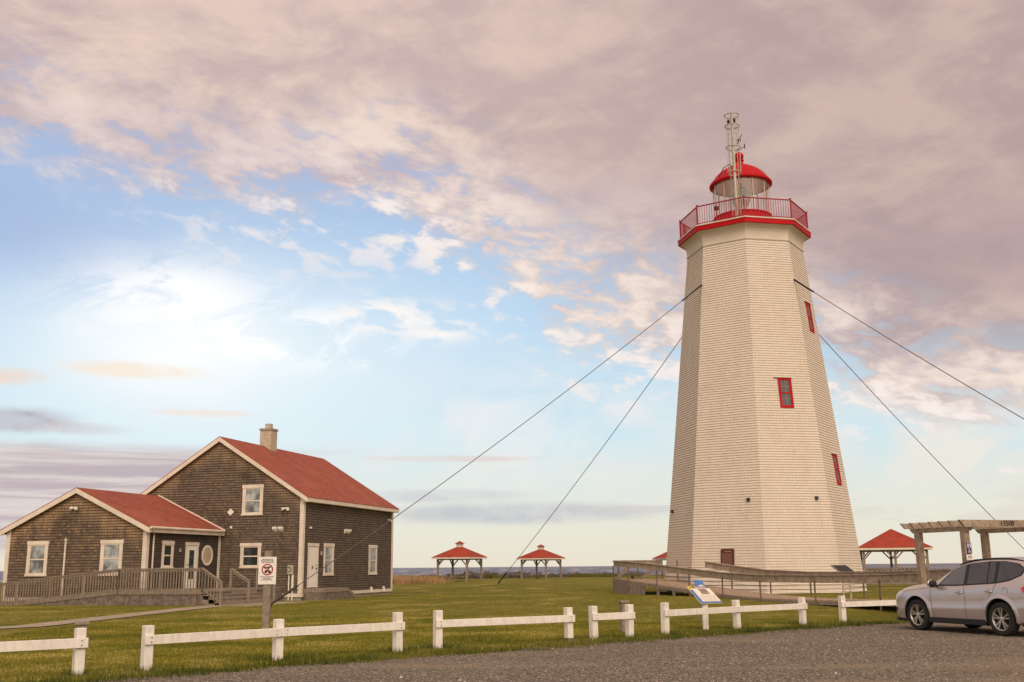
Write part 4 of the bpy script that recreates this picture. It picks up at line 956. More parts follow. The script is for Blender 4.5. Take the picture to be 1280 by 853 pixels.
#%%SITE
# ============================================================ FENCES
flabels = ['white timber fence rail at the far left, cut by the left edge of the picture', 'longest white fence section, three posts, in front of the notice post', 'white fence section with two posts below the small gazebos', 'shortest white fence section with two close posts, a small wooden bollard behind it', 'white fence section with three posts in front of the information panel', 'white fence rail at the right running behind the parked car']
for F, lab in zip(FENCES, flabels):
    x0, y0 = F[0]; ft = thing('rail_fence', lab, 'fence', (x0, y0, 0), 0, 'white timber fence sections along the gravel')
    dF = Vector((F[-1][0]-F[0][0], F[-1][1]-F[0][1], 0)).normalized(); nF = Vector((dF.y, -dF.x, 0))
    for i, (x, y) in enumerate(F):
        p = Vector((x-x0, y-y0, gz(x, y))); lean = Vector((rnd.uniform(-.012, .012), rnd.uniform(-.01, .01), 0)); h = .73+rnd.uniform(-.02, .02)
        top = p+Vector((0, 0, h))+lean; zq = -.05
        if lab.startswith('white fence section with two posts') and i == 1: zq = .07
        MB().beam(p+Vector((0, 0, zq)), top, .15, .15, tuple(nF)).build('post', fencew, ft, bevel=.008)
        if zq > 0: MB().beam(p+Vector((0, 0, -.05)), p+Vector((0, 0, .068)), .13, .13, tuple(nF)).build('post_foot', darkwood, ft)
        if i < len(F)-1 or True:
            pass
    for i in range(len(F)-1):
        a = Vector((F[i][0]-x0, F[i][1]-y0, gz(*F[i])+.49))+nF*.099; b_ = Vector((F[i+1][0]-x0, F[i+1][1]-y0, gz(*F[i+1])+.49))+nF*.099
        if i == 0: a -= dF*.09
        if i == len(F)-2: b_ += dF*.09
        MB().beam(a, b_-(dF*.004 if i < len(F)-2 else Vector()), .045, .15).build('rail', fencew, ft, bevel=.005)
        nb_ = MB()
        for e_, sg in ((a, 1), (b_, -1)):
            for dz_ in (-.035, .035):
                q_ = e_+dF*(.10*sg)+Vector((0, 0, dz_))+nF*.0225; nb_.beam(q_, q_+nF*.006, .016, .016)
        nb_.build('nail_heads', darkmetal, ft)
# bollards behind the fence
for (x, y, lab) in ((-7.32, 18.35, 'short grey wooden bollard standing behind the leftmost fence post'), (2.72, 26.9, 'short weathered wooden bollard behind the shortest fence section')):
    bt = thing('bollard', lab, 'bollard', (x, y, 0), .4)
    MB().box((-.085, -.085, -.05), (.085, .085, .70)).build('post', wood, bt, bevel=.01)
    MB().box((-.115, -.115, .70), (.115, .115, .755)).build('cap', wood, bt, bevel=.008)

# ============================================================ NOTICE SIGN
sp_ = thing('notice_sign', 'white prohibition notice with a red ring on a grey wooden post behind the fence', 'sign', (-5.90, 25.75, 0), .05)
MB().box((-.085, -.085, -.1), (.085, .085, 2.02)).build('post', wood, sp_, bevel=.008)
bd = MB().box((-.21, -.107, 1.24), (.21, -.090, 1.88)).build('board', signw, sp_)
t_ = MB(); rr = random.Random(6)
def words(z, x0, x1, h):
    x = x0
    while x < x1-.02:
        w_ = min(rr.uniform(.018, .06), x1-x); t_.box((x, -.1095, z), (x+w_, -.107, z+h)); x += w_+.010
words(1.815, -.13, .13, .017); words(1.780, -.165, .165, .017); words(1.745, -.14, .15, .017)
words(1.405, -.165, .165, .017); words(1.370, -.09, .09, .017); words(1.335, -.15, .15, .017); words(1.30, -.03, .01, .006)
t_.build('lettering', ink, bd)
MB().lathe([(.108, 0), (.108, -.004), (.136, -.004), (.136, 0)], (0, -.107, 1.585), 36, 'y', cap=False).build('prohibition_ring', sred, bd)
g2 = MB(); yq = -.1125
g2.beam((-.085, yq+.002, 1.635), (.085, yq+.002, 1.645), .004, .028); g2.beam((-.09, yq+.002, 1.655), (-.045, yq+.002, 1.60), .004, .02); g2.beam((.05, yq+.002, 1.64), (0.0, yq+.002, 1.57), .004, .03)
g2.lathe([(.035, 0), (.035, -.003)], (-.035, -.108, 1.535), 14, 'y'); g2.lathe([(.035, 0), (.035, -.003)], (.05, -.108, 1.53), 14, 'y'); g2.beam((-.04, yq+.002, 1.56), (.06, yq+.002, 1.555), .004, .025)
g2.build('pictogram', ink, bd)
MB().beam((-.082, -.1135, 1.655), (.082, -.1135, 1.515), .002, .020).build('prohibition_bar', sred, bd)

# ============================================================ INFORMATION PANEL (lectern)
ip = thing('information_panel', 'tilted illustrated information panel on a white leg behind the white fence', 'sign', (4.86, 27.55, 0), 0)
MB().box((-.07, -.05, -.05), (.07, .05, .78)).build('leg', fencew, ip, bevel=.006)
BL = Vector((-.12, -.17, .64)); E1 = Vector((.58, .26, 0)); E2 = Vector((-.27, .52, .40)); nn = E1.cross(E2).normalized(); nn = nn if nn.z > 0 else -nn
def pan(u0, u1, v0, v1, a, b_, mb):
    P = lambda u, v, h: BL+E1*u+E2*v+nn*h
    mb.hexa([P(u0, v0, a), P(u1, v0, a), P(u1, v1, a), P(u0, v1, a), P(u0, v0, b_), P(u1, v0, b_), P(u1, v1, b_), P(u0, v1, b_)]); return mb
pb = pan(0, 1, 0, 1, 0, .03, MB()).build('panel', scream, ip)
bl_ = MB(); pan(0, .13, 0, .78, .03, .034, bl_); pan(.13, 1, 0, .08, .03, .034, bl_); bl_.build('blue_border', sblue, pb)
pan(0, .17, .80, 1, .03, .034, MB()).build('yellow_corner', syel, pb); pan(.05, .11, .86, .94, .034, .037, MB()).build('corner_mark', ink, pb)
pan(.18, 1, .88, 1, .03, .034, MB()).build('title_band', mat('sign_mauve', (.16, .12, .16), .5), pb)
pan(.40, .78, .52, .84, .03, .034, MB()).build('picture', spink, pb)
t_ = MB(); rr = random.Random(5)
for v in np.arange(.12, .48, .045):
    u = .22
    while u < .92: w_ = rr.uniform(.03, .09); pan(u, min(u+w_, .93), v, v+.014, .03, .0325, t_); u += w_+.02
t_.build('text_lines', mat('sign_grey_ink', (.40, .34, .30), .6), pb)
pan(.30, .86, .925, .955, .034, .0365, MB()).build('title', scream, pb)
ip2 = thing('small_panel', 'small blue picture panel standing just behind the larger tilted information panel', 'sign', (5.48, 31.6, 0), 0)
MB().box((-.04, -.04, -.05), (.04, .04, .96)).build('leg', darkwood, ip2)
BL = Vector((-.10, -.10, .90)); E1 = Vector((.26, .08, 0)); E2 = Vector((-.10, .20, .26)); nn = E1.cross(E2).normalized()
pb2 = pan(0, 1, 0, 1, 0, .02, MB()).build('panel', sblue, ip2); pan(.3, .8, .1, .45, .02, .024, MB()).build('white_patch', scream, pb2); pan(.55, 1, .0, .25, .02, .026, MB()).build('dark_patch', ink, pb2)

# ============================================================ BOARDWALK
BP = [(5.07, 54.3, .94, 1.85), (5.55, 51.6, .91, 1.81), (6.6, 49.4, .75, 1.66), (7.71, 47.1, .56, 1.48), (8.64, 44.4, .42, 1.34), (9.39, 40.9, .36, 1.29), (10.65, 38.0, .36, 1.30), (11.95, 35.1, .42, 1.33), (12.50, 32.98, .45, 1.38), (13.3, 30.6, .40, 1.33)]
bw = thing('boardwalk', 'weathered wooden boardwalk with plank handrails climbing past the foot of the lighthouse', 'boardwalk', (BP[5][0], BP[5][1], 0))
B0 = Vector((BP[5][0], BP[5][1], 0))
def dirn(i):
    a = BP[max(i-1, 0)]; c_ = BP[min(i+1, len(BP)-1)]; d = Vector((c_[0]-a[0], c_[1]-a[1], 0)).normalized(); return Vector((-d.y, d.x, 0))   # away side
BWW = 2.1
near = [Vector((p[0], p[1], 0))-B0 for p in BP]; far = [n_+dirn(i)*BWW for i, n_ in enumerate(near)]
dk = MB(); rim = MB()
for i in range(len(BP)-1):
    L = (near[i+1]-near[i]).length; n_ = int(L/.145)
    for k in range(n_):
        f0, f1 = k/n_, (k+.94)/n_; z0 = BP[i][2]+(BP[i+1][2]-BP[i][2])*f0; z1 = BP[i][2]+(BP[i+1][2]-BP[i][2])*f1
        a, b_ = near[i].lerp(near[i+1], f0), near[i].lerp(near[i+1], f1); c_, d = far[i].lerp(far[i+1], f1), far[i].lerp(far[i+1], f0)
        up = Vector((0, 0, 1)); dk.hexa([a+up*(z0-.04), b_+up*(z1-.04), c_+up*(z1-.04), d+up*(z0-.04), a+up*z0, b_+up*z1, c_+up*z1, d+up*z0])
    if i < 8:
        for S_ in (near, far): 
            a = S_[i].copy(); a.z = BP[i][2]-.10; b_ = S_[i+1].copy(); b_.z = BP[i+1][2]-.10; rim.beam(a, b_, .05, .12)
dk.build('planks', deckw, bw); rim.build('side_beam', wood, bw)
# platform at the upper end, turning to the tower door
def lp(x, y, z): return Vector((x, y, z))-B0
pf = MB(); Pa, Pb, Pc, Pd = (5.07, 54.3), (5.55, 51.6), (8.1, 51.8), (7.6, 55.0)
n_ = 20
for k in range(n_):
    f0, f1 = k/n_, (k+.95)/n_
    q = [(Pb[0]+(Pa[0]-Pb[0])*f0, Pb[1]+(Pa[1]-Pb[1])*f0), (Pc[0]+(Pd[0]-Pc[0])*f0, Pc[1]+(Pd[1]-Pc[1])*f0), (Pc[0]+(Pd[0]-Pc[0])*f1, Pc[1]+(Pd[1]-Pc[1])*f1), (Pb[0]+(Pa[0]-Pb[0])*f1, Pb[1]+(Pa[1]-Pb[1])*f1)]
    pf.hexa([lp(x, y, .895) for x, y in q]+[lp(x, y, .935) for x, y in q])
pf.build('platform', deckw, bw)
sk = MB()
a = lp(5.50, 51.55, 0); b_ = lp(5.02, 54.35, 0); n_ = 18
for k in range(n_):
    p = a.lerp(b_, k/n_); q = a.lerp(b_, (k+.9)/n_); sk.beam(p+Vector((0, 0, .52)), q+Vector((0, 0, .52)), .03, .70)
a2 = lp(5.55, 51.5, 0); b2 = lp(6.1, 50.4, 0)
for k in range(4):
    p = a2.lerp(b2, k/4); q = a2.lerp(b2, (k+.9)/4); sk.beam(p+Vector((0, 0, .50)), q+Vector((0, 0, .50)), .03, .66)
sk.build('end_skirting', wood, bw)
# rails
def board_rail(P, name='handrail'):
    r_ = MB(); up = Vector((0, 0, 1))
    for i in range(len(P)-1):
        a, b_ = Vector(P[i]), Vector(P[i+1]); e_ = (b_-a).normalized()*.0; r_.beam(a-up*.14, b_-up*.14, .05, .25); r_.beam(a+up*.005, b_+up*.005, .16, .035)
    return r_.build(name, railw, bw)
nr = [near[i]+Vector((0, 0, BP[i][3]-.02-.06*sm(2, 6, i))) for i in range(0, 9)]
board_rail(nr[:9])
fr_ = [far[2]*.5+far[3]*.5+Vector((-.3, 0, 1.76))]
for i in range(3, 9): fr_.append(far[i]+Vector((0, 0, BP[i][2]+.95 if i > 3 else BP[i][2]+1.02)))
board_rail(fr_)
board_rail([lp(5.07, 54.3, 1.86), lp(6.4, 54.8, 1.86), lp(7.6, 55.0, 1.86)])
po = []
def posts(Sd, i0, i1, every, zoff, side):
    for i in range(i0, i1):
        L = (Sd[i+1]-Sd[i]).length; n_ = max(1, round(L/every))
        for k in range(n_ if i < i1-1 else n_+1):
            f = k/n_; p = Sd[i].lerp(Sd[i+1], f); zr_ = BP[i][zoff]+(BP[i+1][zoff]-BP[i][zoff])*f; zd = BP[i][2]+(BP[i+1][2]-BP[i][2])*f
            top = (zr_-.25) if zoff == 3 else zd+.75
            g0 = gz(p.x+B0.x, p.y+B0.y)-.05
            q = p+side*0; MB().tube([(q.x, q.y, g0), (q.x, q.y, top)], .032, 8).build('rail_post', steelpost, bw, smooth=True)
nshift = [n_-dirn(i)*.05 for i, n_ in enumerate(near)]
fshift = [n_+dirn(i)*.05 for i, n_ in enumerate(far)]
posts(nshift, 0, 8, 3.0, 3, Vector()); posts(fshift, 3, 8, 3.0, 2, Vector())
wr = MB()
for hgt in (.25, .45, .65):
    for i in range(0, 8):
        a = near[i].copy(); a.z = BP[i][2]+hgt; c_ = near[i+1].copy(); c_.z = BP[i+1][2]+hgt; wr.tube([a, c_], .005, 5)
        if i >= 3:
            a = far[i].copy(); a.z = BP[i][2]+hgt; c_ = far[i+1].copy(); c_.z = BP[i+1][2]+hgt; wr.tube([a, c_], .005, 5)
wr.build('rail_wires', cable, bw)
for (x, y) in ((7.6, 55.0), (6.3, 54.75), (5.3, 54.4), (7.95, 52.2)):
    MB().tube([lp(x, y, .9), lp(x, y, 1.85)], .035, 8).build('rail_post', steelpost, bw, smooth=True)
br = MB(); br.beam(lp(5.15, 54.0, .95), lp(6.0, 54.5, 1.75), .09, .14); br.beam(lp(6.5, 54.6, .95), lp(7.5, 55.0, 1.75), .09, .14); br.build('rail_brace', wood, bw)
su = MB()
for i in range(1, 5):
    for S_ in (near, far):
        for f in (0, .5):
            p = S_[i].lerp(S_[i+1], f); zd = BP[i][2]+(BP[i+1][2]-BP[i][2])*f; su.beam(Vector((p.x, p.y, gz(p.x+B0.x, p.y+B0.y)-.1)), Vector((p.x, p.y, zd-.05)), .12, .12, (0, 1, 0))
su.build('supports', darkwood, bw)
# small table or meter box on the platform edge: low dark bench at the left end
bn_ = thing('bench', 'small dark bench behind the left end of the boardwalk platform', 'bench', (5.85, 56.2, gz(5.85, 56.2)), .1)
MB().box((-.45, -.2, .78), (.45, .2, .84)).build('seat', darkwood, bn_)
for x in (-.38, .38): MB().box((x-.05, -.18, 0), (x+.05, .18, .78)).build('leg', darkwood, bn_)
# dark panel seen from behind
dp = thing('interpretive_panel', 'tilted dark panel seen from its back at the right foot of the lighthouse', 'sign', (12.55, 41.2, 0))
BL = Vector((-.38, 0, 1.56)); E1 = Vector((.62, .05, .0)); E2 = Vector((.28, -.20, -.27)); nn = E1.cross(E2).normalized()
pan(0, 1, 0, 1.15, 0, .03, MB()).build('panel', ink, dp)
m_ = MB(); pan(.0, 1, -.04, .0, -.006, .036, m_); pan(.0, .035, .0, 1.15, -.008, .038, m_); pan(.965, 1, .0, 1.15, -.008, .038, m_); m_.build('frame', metal, dp)
m_ = MB(); m_.beam((.02, -.06, .3), (.02, -.06, 1.38), .05, .05); m_.beam((.30, -.04, .3), (.30, -.04, 1.40), .05, .05); m_.build('stand', metal, dp)

# ============================================================ PERGOLA
PL = Vector((12.34, 32.5, 0)); PD = Vector((.3, -.954, 0)); PR = Vector((.954, .3, 0))
pg = thing('pergola', 'weathered timber pergola with the number 13500 on its front beam', 'pergola', tuple(PL))
M_ = PD*2.0; RBk = PR*2.45; RFk = M_+RBk
for q in (Vector(), M_, RBk, RFk):
    g0 = gz(PL.x+q.x, PL.y+q.y); MB().beam(q+Vector((0, 0, g0-.1)), q+Vector((0, 0, 2.50)), .19, .19, tuple(PR)).build('post', wood_p, pg, bevel=.01)
up = Vector((0, 0, 1))
def taper_beam(a, b_, wd, z0, z1, cut):      # beam with ends cut back underneath
    a = Vector(a); b_ = Vector(b_); d = (b_-a).normalized(); sd = Vector((d.y, -d.x, 0))*wd/2
    m_ = MB(); m_.sweep([a+up*z1-sd, a+d*cut+up*z0-sd, b_-d*cut+up*z0-sd, b_+up*z1-sd], sd*2); return m_
for q in (Vector(), RBk):
    taper_beam(q-PD*.35, q+M_+PD*.35, .10, 2.50, 2.63, .14).build('side_beam', wood_p, pg)
for q in (Vector(), M_, RBk, RFk):
    s_ = PD if q in (Vector(), RBk) else -PD
for k in range(7):
    f = -.28+k*(2.0+.55)/6; q = PD*f
    z0_, z1_ = (2.635, 2.80)
    rf = taper_beam(q-PR*.42, q+RBk+PR*.45, .05, z0_, z1_, .16).build('rafter', wood_p, pg)
fbm = taper_beam(M_+PD*.32-PR*.42, M_+PD*.32+RBk+PR*.45, .045, 2.60, 2.805, .18).build('front_beam', wood_p, pg)
nm = text_mesh('13500', .21, .006); nm.materials.append(ink); no = bpy.data.objects.new('house_number', nm); COL.objects.link(no); no.parent = fbm
q = M_+PD*(.32+.030)+PR*1.22+up*2.705; no.matrix_local = Matrix.Translation(q) @ Matrix((PR, up, PR.cross(up))).transposed().to_4x4()
for v in nm.vertices: v.co.x *= .95
# washroom sign on the front post
wsn = thing('washroom_sign', 'blue sign with white washroom figures and wheelchair fixed to the front pergola post', 'sign', tuple(PL+M_+PD*.10))
def ps(u, z, p): return PR*u+up*z+PD*p
def psl(mb, u0, u1, z0, z1, p0, p1):
    mb.hexa([ps(u0, z0, p0), ps(u1, z0, p0), ps(u1, z0, p1), ps(u0, z0, p1), ps(u0, z1, p0), ps(u1, z1, p0), ps(u1, z1, p1), ps(u0, z1, p1)]); return mb
wb = psl(MB(), -.06, .10, 1.86, 2.17, 0, .01).build('board', navy, wsn)
m_ = MB()
def pdisc(u, z, r_): m_.sweep([ps(u+r_*math.cos(a), z+r_*math.sin(a), .010) for a in np.linspace(0, 2*PI, 12, endpoint=False)], PD*.004)
for u in (-.018, .058):
    pdisc(u, 2.145, .013); psl(m_, u-.018, u+.018, 2.07, 2.128, .010, .014); psl(m_, u-.014, u-.003, 2.015, 2.07, .010, .014); psl(m_, u+.003, u+.014, 2.015, 2.07, .010, .014)
psl(m_, .018, .022, 2.015, 2.155, .010, .013)
pdisc(.012, 1.985, .012); psl(m_, .004, .020, 1.925, 1.975, .010, .014); psl(m_, .020, .050, 1.925, 1.938, .010, .014); psl(m_, .045, .057, 1.885, 1.938, .010, .014)
for k in range(10):
    a0_ = PI*.55+k*.38; a1 = a0_+.38; c0 = (.014, 1.912); m_.sweep([ps(c0[0]+r_*math.cos(a), c0[1]+r_*math.sin(a), .010) for r_, a in ((.024, a0_), (.034, a0_), (.034, a1), (.024, a1))], PD*.004)
m_.build('pictograms', signw, wb)
ps2 = psl(MB(), -.10, .13, 1.69, 1.83, .0, .012).build('text_board', signw, wsn)
m_ = MB()
psl(m_, -.05, .02, 1.775, 1.795, .012, .014); psl(m_, .03, .08, 1.775, 1.795, .012, .014); psl(m_, -.06, .03, 1.735, 1.752, .012, .014); psl(m_, .04, .09, 1.735, 1.752, .012, .014); m_.build('text_marks', ink, ps2)

# ============================================================ GAZEBOS
def gazebo(x, y, rz, hw, pw, zeave, zap, label, cupola=True, mids=False, railing=False, tint=gazred):
    gt = thing('gazebo', label, 'gazebo', (x, y, gz(x, y)), rz, 'red roofed picnic gazebos')
    r_ = MB(); e = zeave; t0 = .10
    P = [(-hw, -hw), (hw, -hw), (hw, hw), (-hw, hw)]; rows = 16
    for k in range(4):
        a, b_ = P[k], P[(k+1) % 4]
        for j in range(rows):
            f0, f1 = j/rows, (j+1)/rows; z0 = e+t0+(zap-e-t0)*f0; z1 = e+t0+(zap-e-t0)*f1
            r_.face([(a[0]*(1-f0), a[1]*(1-f0), z0+.012), (b_[0]*(1-f0), b_[1]*(1-f0), z0+.012), (b_[0]*(1-f1), b_[1]*(1-f1), z1), (a[0]*(1-f1), a[1]*(1-f1), z1)])
            r_.face([(a[0]*(1-f0), a[1]*(1-f0), z0-.02), (b_[0]*(1-f0), b_[1]*(1-f0), z0-.02), (b_[0]*(1-f0), b_[1]*(1-f0), z0+.012), (a[0]*(1-f0), a[1]*(1-f0), z0+.012)])
    rf = r_.build('roof', tint, gt)
    f = MB(); i_ = hw-.03
    for k in range(4):
        a, b_ = P[k], P[(k+1) % 4]; s_ = i_/hw; f.beam((a[0]*s_, a[1]*s_, e), (b_[0]*s_, b_[1]*s_, e), .04, .15)
    f.build('fascia', white, rf)
    MB().box((-hw+.08, -hw+.08, e-.02), (hw-.08, hw-.08, e+.01)).build('ceiling', wood, rf)
    if cupola:
        c_ = MB().box((-.27, -.27, zap-.32), (.27, .27, zap+.20)).build('cupola', white, rf)
        q = MB(); q.v += [(-.42, -.42, zap+.20), (.42, -.42, zap+.20), (.42, .42, zap+.20), (-.42, .42, zap+.20), (0, 0, zap+.48)]; q.f += [(0, 1, 4), (1, 2, 4), (2, 3, 4), (3, 0, 4), (3, 2, 1, 0)]; q.build('cupola_roof', tint, c_)
    sp2 = [(-pw, -pw), (pw, -pw), (pw, pw), (-pw, pw)]
    if mids: sp2 += [(0, -pw), (0, pw)]
    for (a, b_) in sp2:
        MB().box((a-.09, b_-.09, -.1), (a+.09, b_+.09, e-.02)).build('post', wood, gt)
    for (a, b_) in sp2:
        bc = MB()
        for dx_, dy_ in ((1, 0), (-1, 0), (0, 1), (0, -1)):
            if abs(a+dx_*.6) <= pw+.01 and abs(b_+dy_*.6) <= pw+.01 and (abs(a+dx_*.6-a) > .1 and abs(b_) == pw or abs(a) == pw and dy_ != 0):
                bc.beam((a+dx_*.08, b_+dy_*.08, e-.72), (a+dx_*.62, b_+dy_*.62, e-.14), .08, .10)
        if bc.f: bc.build('brace', wood, gt)
    m_ = MB()
    for k in range(4):
        a, b_ = sp2[k], sp2[(k+1) % 4]; m_.beam((a[0], a[1], e-.10), (b_[0], b_[1], e-.10), .10, .15)
    m_.build('top_beam', wood, gt)
    if railing:
        m_ = MB()
        for k in range(4):
            a, b_ = Vector(sp2[k]+(0,)), Vector(sp2[(k+1) % 4]+(0,)); m_.beam(a+up*1.18, b_+up*1.18, .10, .06); m_.beam(a+up*.15, b_+up*.15, .05, .08)
            n_ = int((b_-a).length/.28)
            for j in range(1, n_): p = a.lerp(b_, j/n_); m_.beam(p+up*.15, p+up*1.15, .12, .03, (0, 1, 0))
        m_.build('railing', wood, gt)
        MB().box((-pw-.2, -pw-.2, -.1), (pw+.2, pw+.2, .10)).build('floor', wood, gt)
    return gt
gazebo(-5.51, 109, math.radians(45+21), 2.12, 1.64, 2.30, 3.55, 'left one of the two small red roofed gazebos with cupola by the shore')
gazebo(3.22, 126.5, math.radians(45+12), 2.12, 1.66, 2.28, 3.50, 'right one of the two small red roofed gazebos with cupola by the shore')
gazebo(29.75, 84, -.27, 2.72, 2.28, 2.62, 4.20, 'larger red roofed gazebo with a railing standing right of the lighthouse', False, True, True)
gazebo(23.6, 150, .15, 3.4, 2.9, 2.30, 4.2, 'red roofed gazebo almost hidden behind the left foot of the lighthouse', False)
lmp = thing('picnic_bin', 'pale litter bin standing inside the larger gazebo', 'bin', (27.9, 85.6, gz(27.9, 85.6)+.1))
MB().lathe([(.25, 0), (.27, .85), (.20, .95), (.05, 1.0)], n=14).build('barrel', fixture, lmp, smooth=True)

# picnic tables
def picnic(x, y, rz, label):
    pt = thing('picnic_table', label, 'picnic table', (x, y, gz(x, y)), rz, 'picnic tables in the gazebos')
    m_ = MB()
    for k in range(5): m_.box((-.92, -.37+k*.15, .72), (.92, -.37+k*.15+.14, .76))
    m_.build('table_top', deckw, pt)
    for s_ in (-1, 1):
        m_ = MB()
        for k in range(2): m_.box((-.92, s_*.72+(-.14+k*.15), .43), (.92, s_*.72+(-.005+k*.15), .47))
        m_.build('bench', deckw, pt)
        m_ = MB(); x_ = s_*.65
        m_.beam((x_, -.75, 0), (x_, -.2, .72), .05, .10); m_.beam((x_, .75, 0), (x_, .2, .72), .05, .10); m_.beam((x_, -.80, .40), (x_, .80, .40), .05, .09); m_.beam((x_, -.35, .68), (x_, .35, .68), .05, .08)
        m_.build('trestle', deckw, pt)
picnic(-5.9, 108.6, .5, 'brown picnic table under the left small gazebo'); picnic(2.5, 127.0, .35, 'brown picnic table under the right small gazebo')
#%%CAR
# ============================================================ CAR
hd = Vector((-.365, .931, 0)).normalized(); rt_ = Vector((hd.y, -hd.x, 0))
cc_ = Vector((10.359, 25.369, 0))+rt_*.93
car = thing('parked_car', 'silver mauve five door crossover car parked on the gravel at the right edge', 'car', tuple(cc_), math.atan2(hd.y, hd.x))
# local: +x forward (nose), +y left (towards the camera), wheelbase centre at 0
silver = bpy.data.materials.new('car_paint'); silver.use_nodes = True; t = N(silver.node_tree); b = t.n['Principled BSDF']
b.inputs['Base Color'].default_value = (.53, .46, .44, 1); b.inputs['Metallic'].default_value = .6; b.inputs['Roughness'].default_value = .30; b.inputs['Coat Weight'].default_value = .7; b.inputs['Coat Roughness'].default_value = .05
cglass = mat('car_glass', (.018, .020, .030), .03, spec=1.0); cglass2 = mat('car_front_glass', (.075, .085, .09), .04, spec=1.0)
X = [2.28, 2.25, 2.16, 2.0, 1.7, 1.35, 1.0, .78, .55, .30, .05, -.2, -.6, -1.0, -1.4, -1.75, -2.0, -2.16, -2.28, -2.34]
ZBt = [.42, .32, .27, .25, .25, .25, .25, .25, .25, .25, .25, .25, .25, .25, .25, .26, .30, .34, .40, .50]
Wd = [.55, .72, .82, .885, .92, .935, .938, .938, .938, .938, .938, .938, .938, .938, .938, .930, .915, .895, .86, .74]
ZS = [.62, .77, .87, .92, .965, .995, 1.015, 1.025, 1.035, 1.045, 1.055, 1.065, 1.085, 1.11, 1.14, 1.165, 1.18, 1.18, 1.13, .95]
WS = [.50, .64, .74, .81, .85, .87, .882, .888, .89, .892, .893, .893, .892, .89, .882, .868, .85, .825, .78, .66]
ZTp = [.66, .84, .945, 1.005, 1.06, 1.105, 1.145, 1.19, 1.35, 1.50, 1.605, 1.67, 1.72, 1.735, 1.735, 1.715, 1.67, 1.585, 1.35, .98]
WT = [.40, .52, .62, .68, .72, .74, .745, .75, .70, .665, .65, .64, .635, .63, .62, .60, .585, .57, .60, .60]
def spl(xs, ys, x):
    xs_ = xs[::-1]; ys_ = ys[::-1]; return float(np.interp(x, xs_, ys_))
def smooth_spl(ys, n=61):
    xf = np.linspace(X[0], X[-1], n); y = np.interp(-xf, [-q for q in X], ys)
    for _ in range(1): y[1:-1] = (y[:-2]+2*y[1:-1]+y[2:])/4
    return xf, y
xf, zb_ = smooth_spl(ZBt); _, wd_ = smooth_spl(Wd); _, zs_ = smooth_spl(ZS); _, ws_ = smooth_spl(WS); _, zt_ = smooth_spl(ZTp); _, wt_ = smooth_spl(WT)
rings = []
for i in range(len(xf)):
    zb2, W2, zs, ws, zt, wt = zb_[i], wd_[i], zs_[i], ws_[i], zt_[i], wt_[i]
    dz_ = zs-zb2
    cab = min(1, max(0, (zt-zs-.15)/.3))   # how much greenhouse there is
    drop = .035+.05*cab
    half = [(0, zb2), (W2*.55, zb2), (W2*.90, zb2), (W2*.97, zb2+.05*dz_), (W2*.985, zb2+.14*dz_), (W2*.992, zb2+.25*dz_), (W2*1.0, zb2+.35*dz_), (W2*1.002, zb2+.43*dz_), (W2*.990, zb2+.48*dz_), (W2*.993, zb2+.62*dz_), (W2*.990, zb2+.75*dz_), (ws+(W2-ws)*.65, zb2+.90*dz_), (ws, zs),
            (ws+(wt-ws)*.10, zs+(zt-drop-zs)*.12), (ws+(wt-ws)*.40, zs+(zt-drop-zs)*.42), (ws+(wt-ws)*.72, zs+(zt-drop-zs)*.74), (wt, zt-drop), (wt*.93, zt-drop*.45), (wt*.80, zt-drop*.20), (wt*.45, zt-.005), (0, zt)]
    rings.append([(xf[i], y, z) for y, z in half]+[(xf[i], -y, z) for y, z in half[-2:0:-1]])
mb = MB(); m = len(rings[0])
for r_ in rings: mb.v += r_
for i in range(len(rings)-1):
    for j in range(m): mb.f.append((i*m+j, i*m+(j+1) % m, (i+1)*m+(j+1) % m, (i+1)*m+j))
mb.f.append(tuple(range(m))); mb.f.append(tuple((len(rings)-1)*m+j for j in reversed(range(m))))
body = mb.build('body', silver, car, smooth=False)
WX = 1.30; WR = .372
# wheel arches by boolean
cut = MB()
for x in (WX, -WX):
    for s_ in (1, -1):
        prof = [(.435, .52*1), (.435, 1.2)]
        cut.lathe([(.001, .52), (.44, .52), (.44, 1.2), (.001, 1.2)] if s_ > 0 else [(.001, -1.2), (.44, -1.2), (.44, -.52), (.001, -.52)], (x, 0, WR+.015), 40, 'y', cap=False)
cm = cut.build('cutter', blackp, car)
body.data.materials.append(blackp)
bmod = body.modifiers.new('b', 'BOOLEAN'); bmod.operation = 'DIFFERENCE'; bmod.object = cm; bmod.solver = 'EXACT'
try: bmod.material_mode = 'TRANSFER'
except Exception: pass
dg = bpy.context.evaluated_depsgraph_get(); nme = bpy.data.meshes.new_from_object(body.evaluated_get(dg))
body.modifiers.clear(); old = body.data; body.data = nme; bpy.data.objects.remove(cm)
body.data.shade_smooth()
try: body.data.set_sharp_from_angle(angle=math.radians(38))
except Exception: pass
bm = bmesh.new(); bm.from_mesh(old); bmesh.ops.triangulate(bm, faces=bm.faces); bvh = BVHTree.FromBMesh(bm)
def side_pt(x, z, off):
    h_, n_, _, _ = bvh.ray_cast(Vector((x, 3, z)), Vector((0, -1, 0)))
    if h_ is None: h_ = Vector((x, .6, z)); n_ = Vector((0, 1, 0))
    if n_.y < 0: n_ = -n_
    return h_+n_*off
def top_pt(x, y, off):
    h_, n_, _, _ = bvh.ray_cast(Vector((x, y, 4)), Vector((0, 0, -1)))
    if n_.z < 0: n_ = -n_
    return h_+n_*off
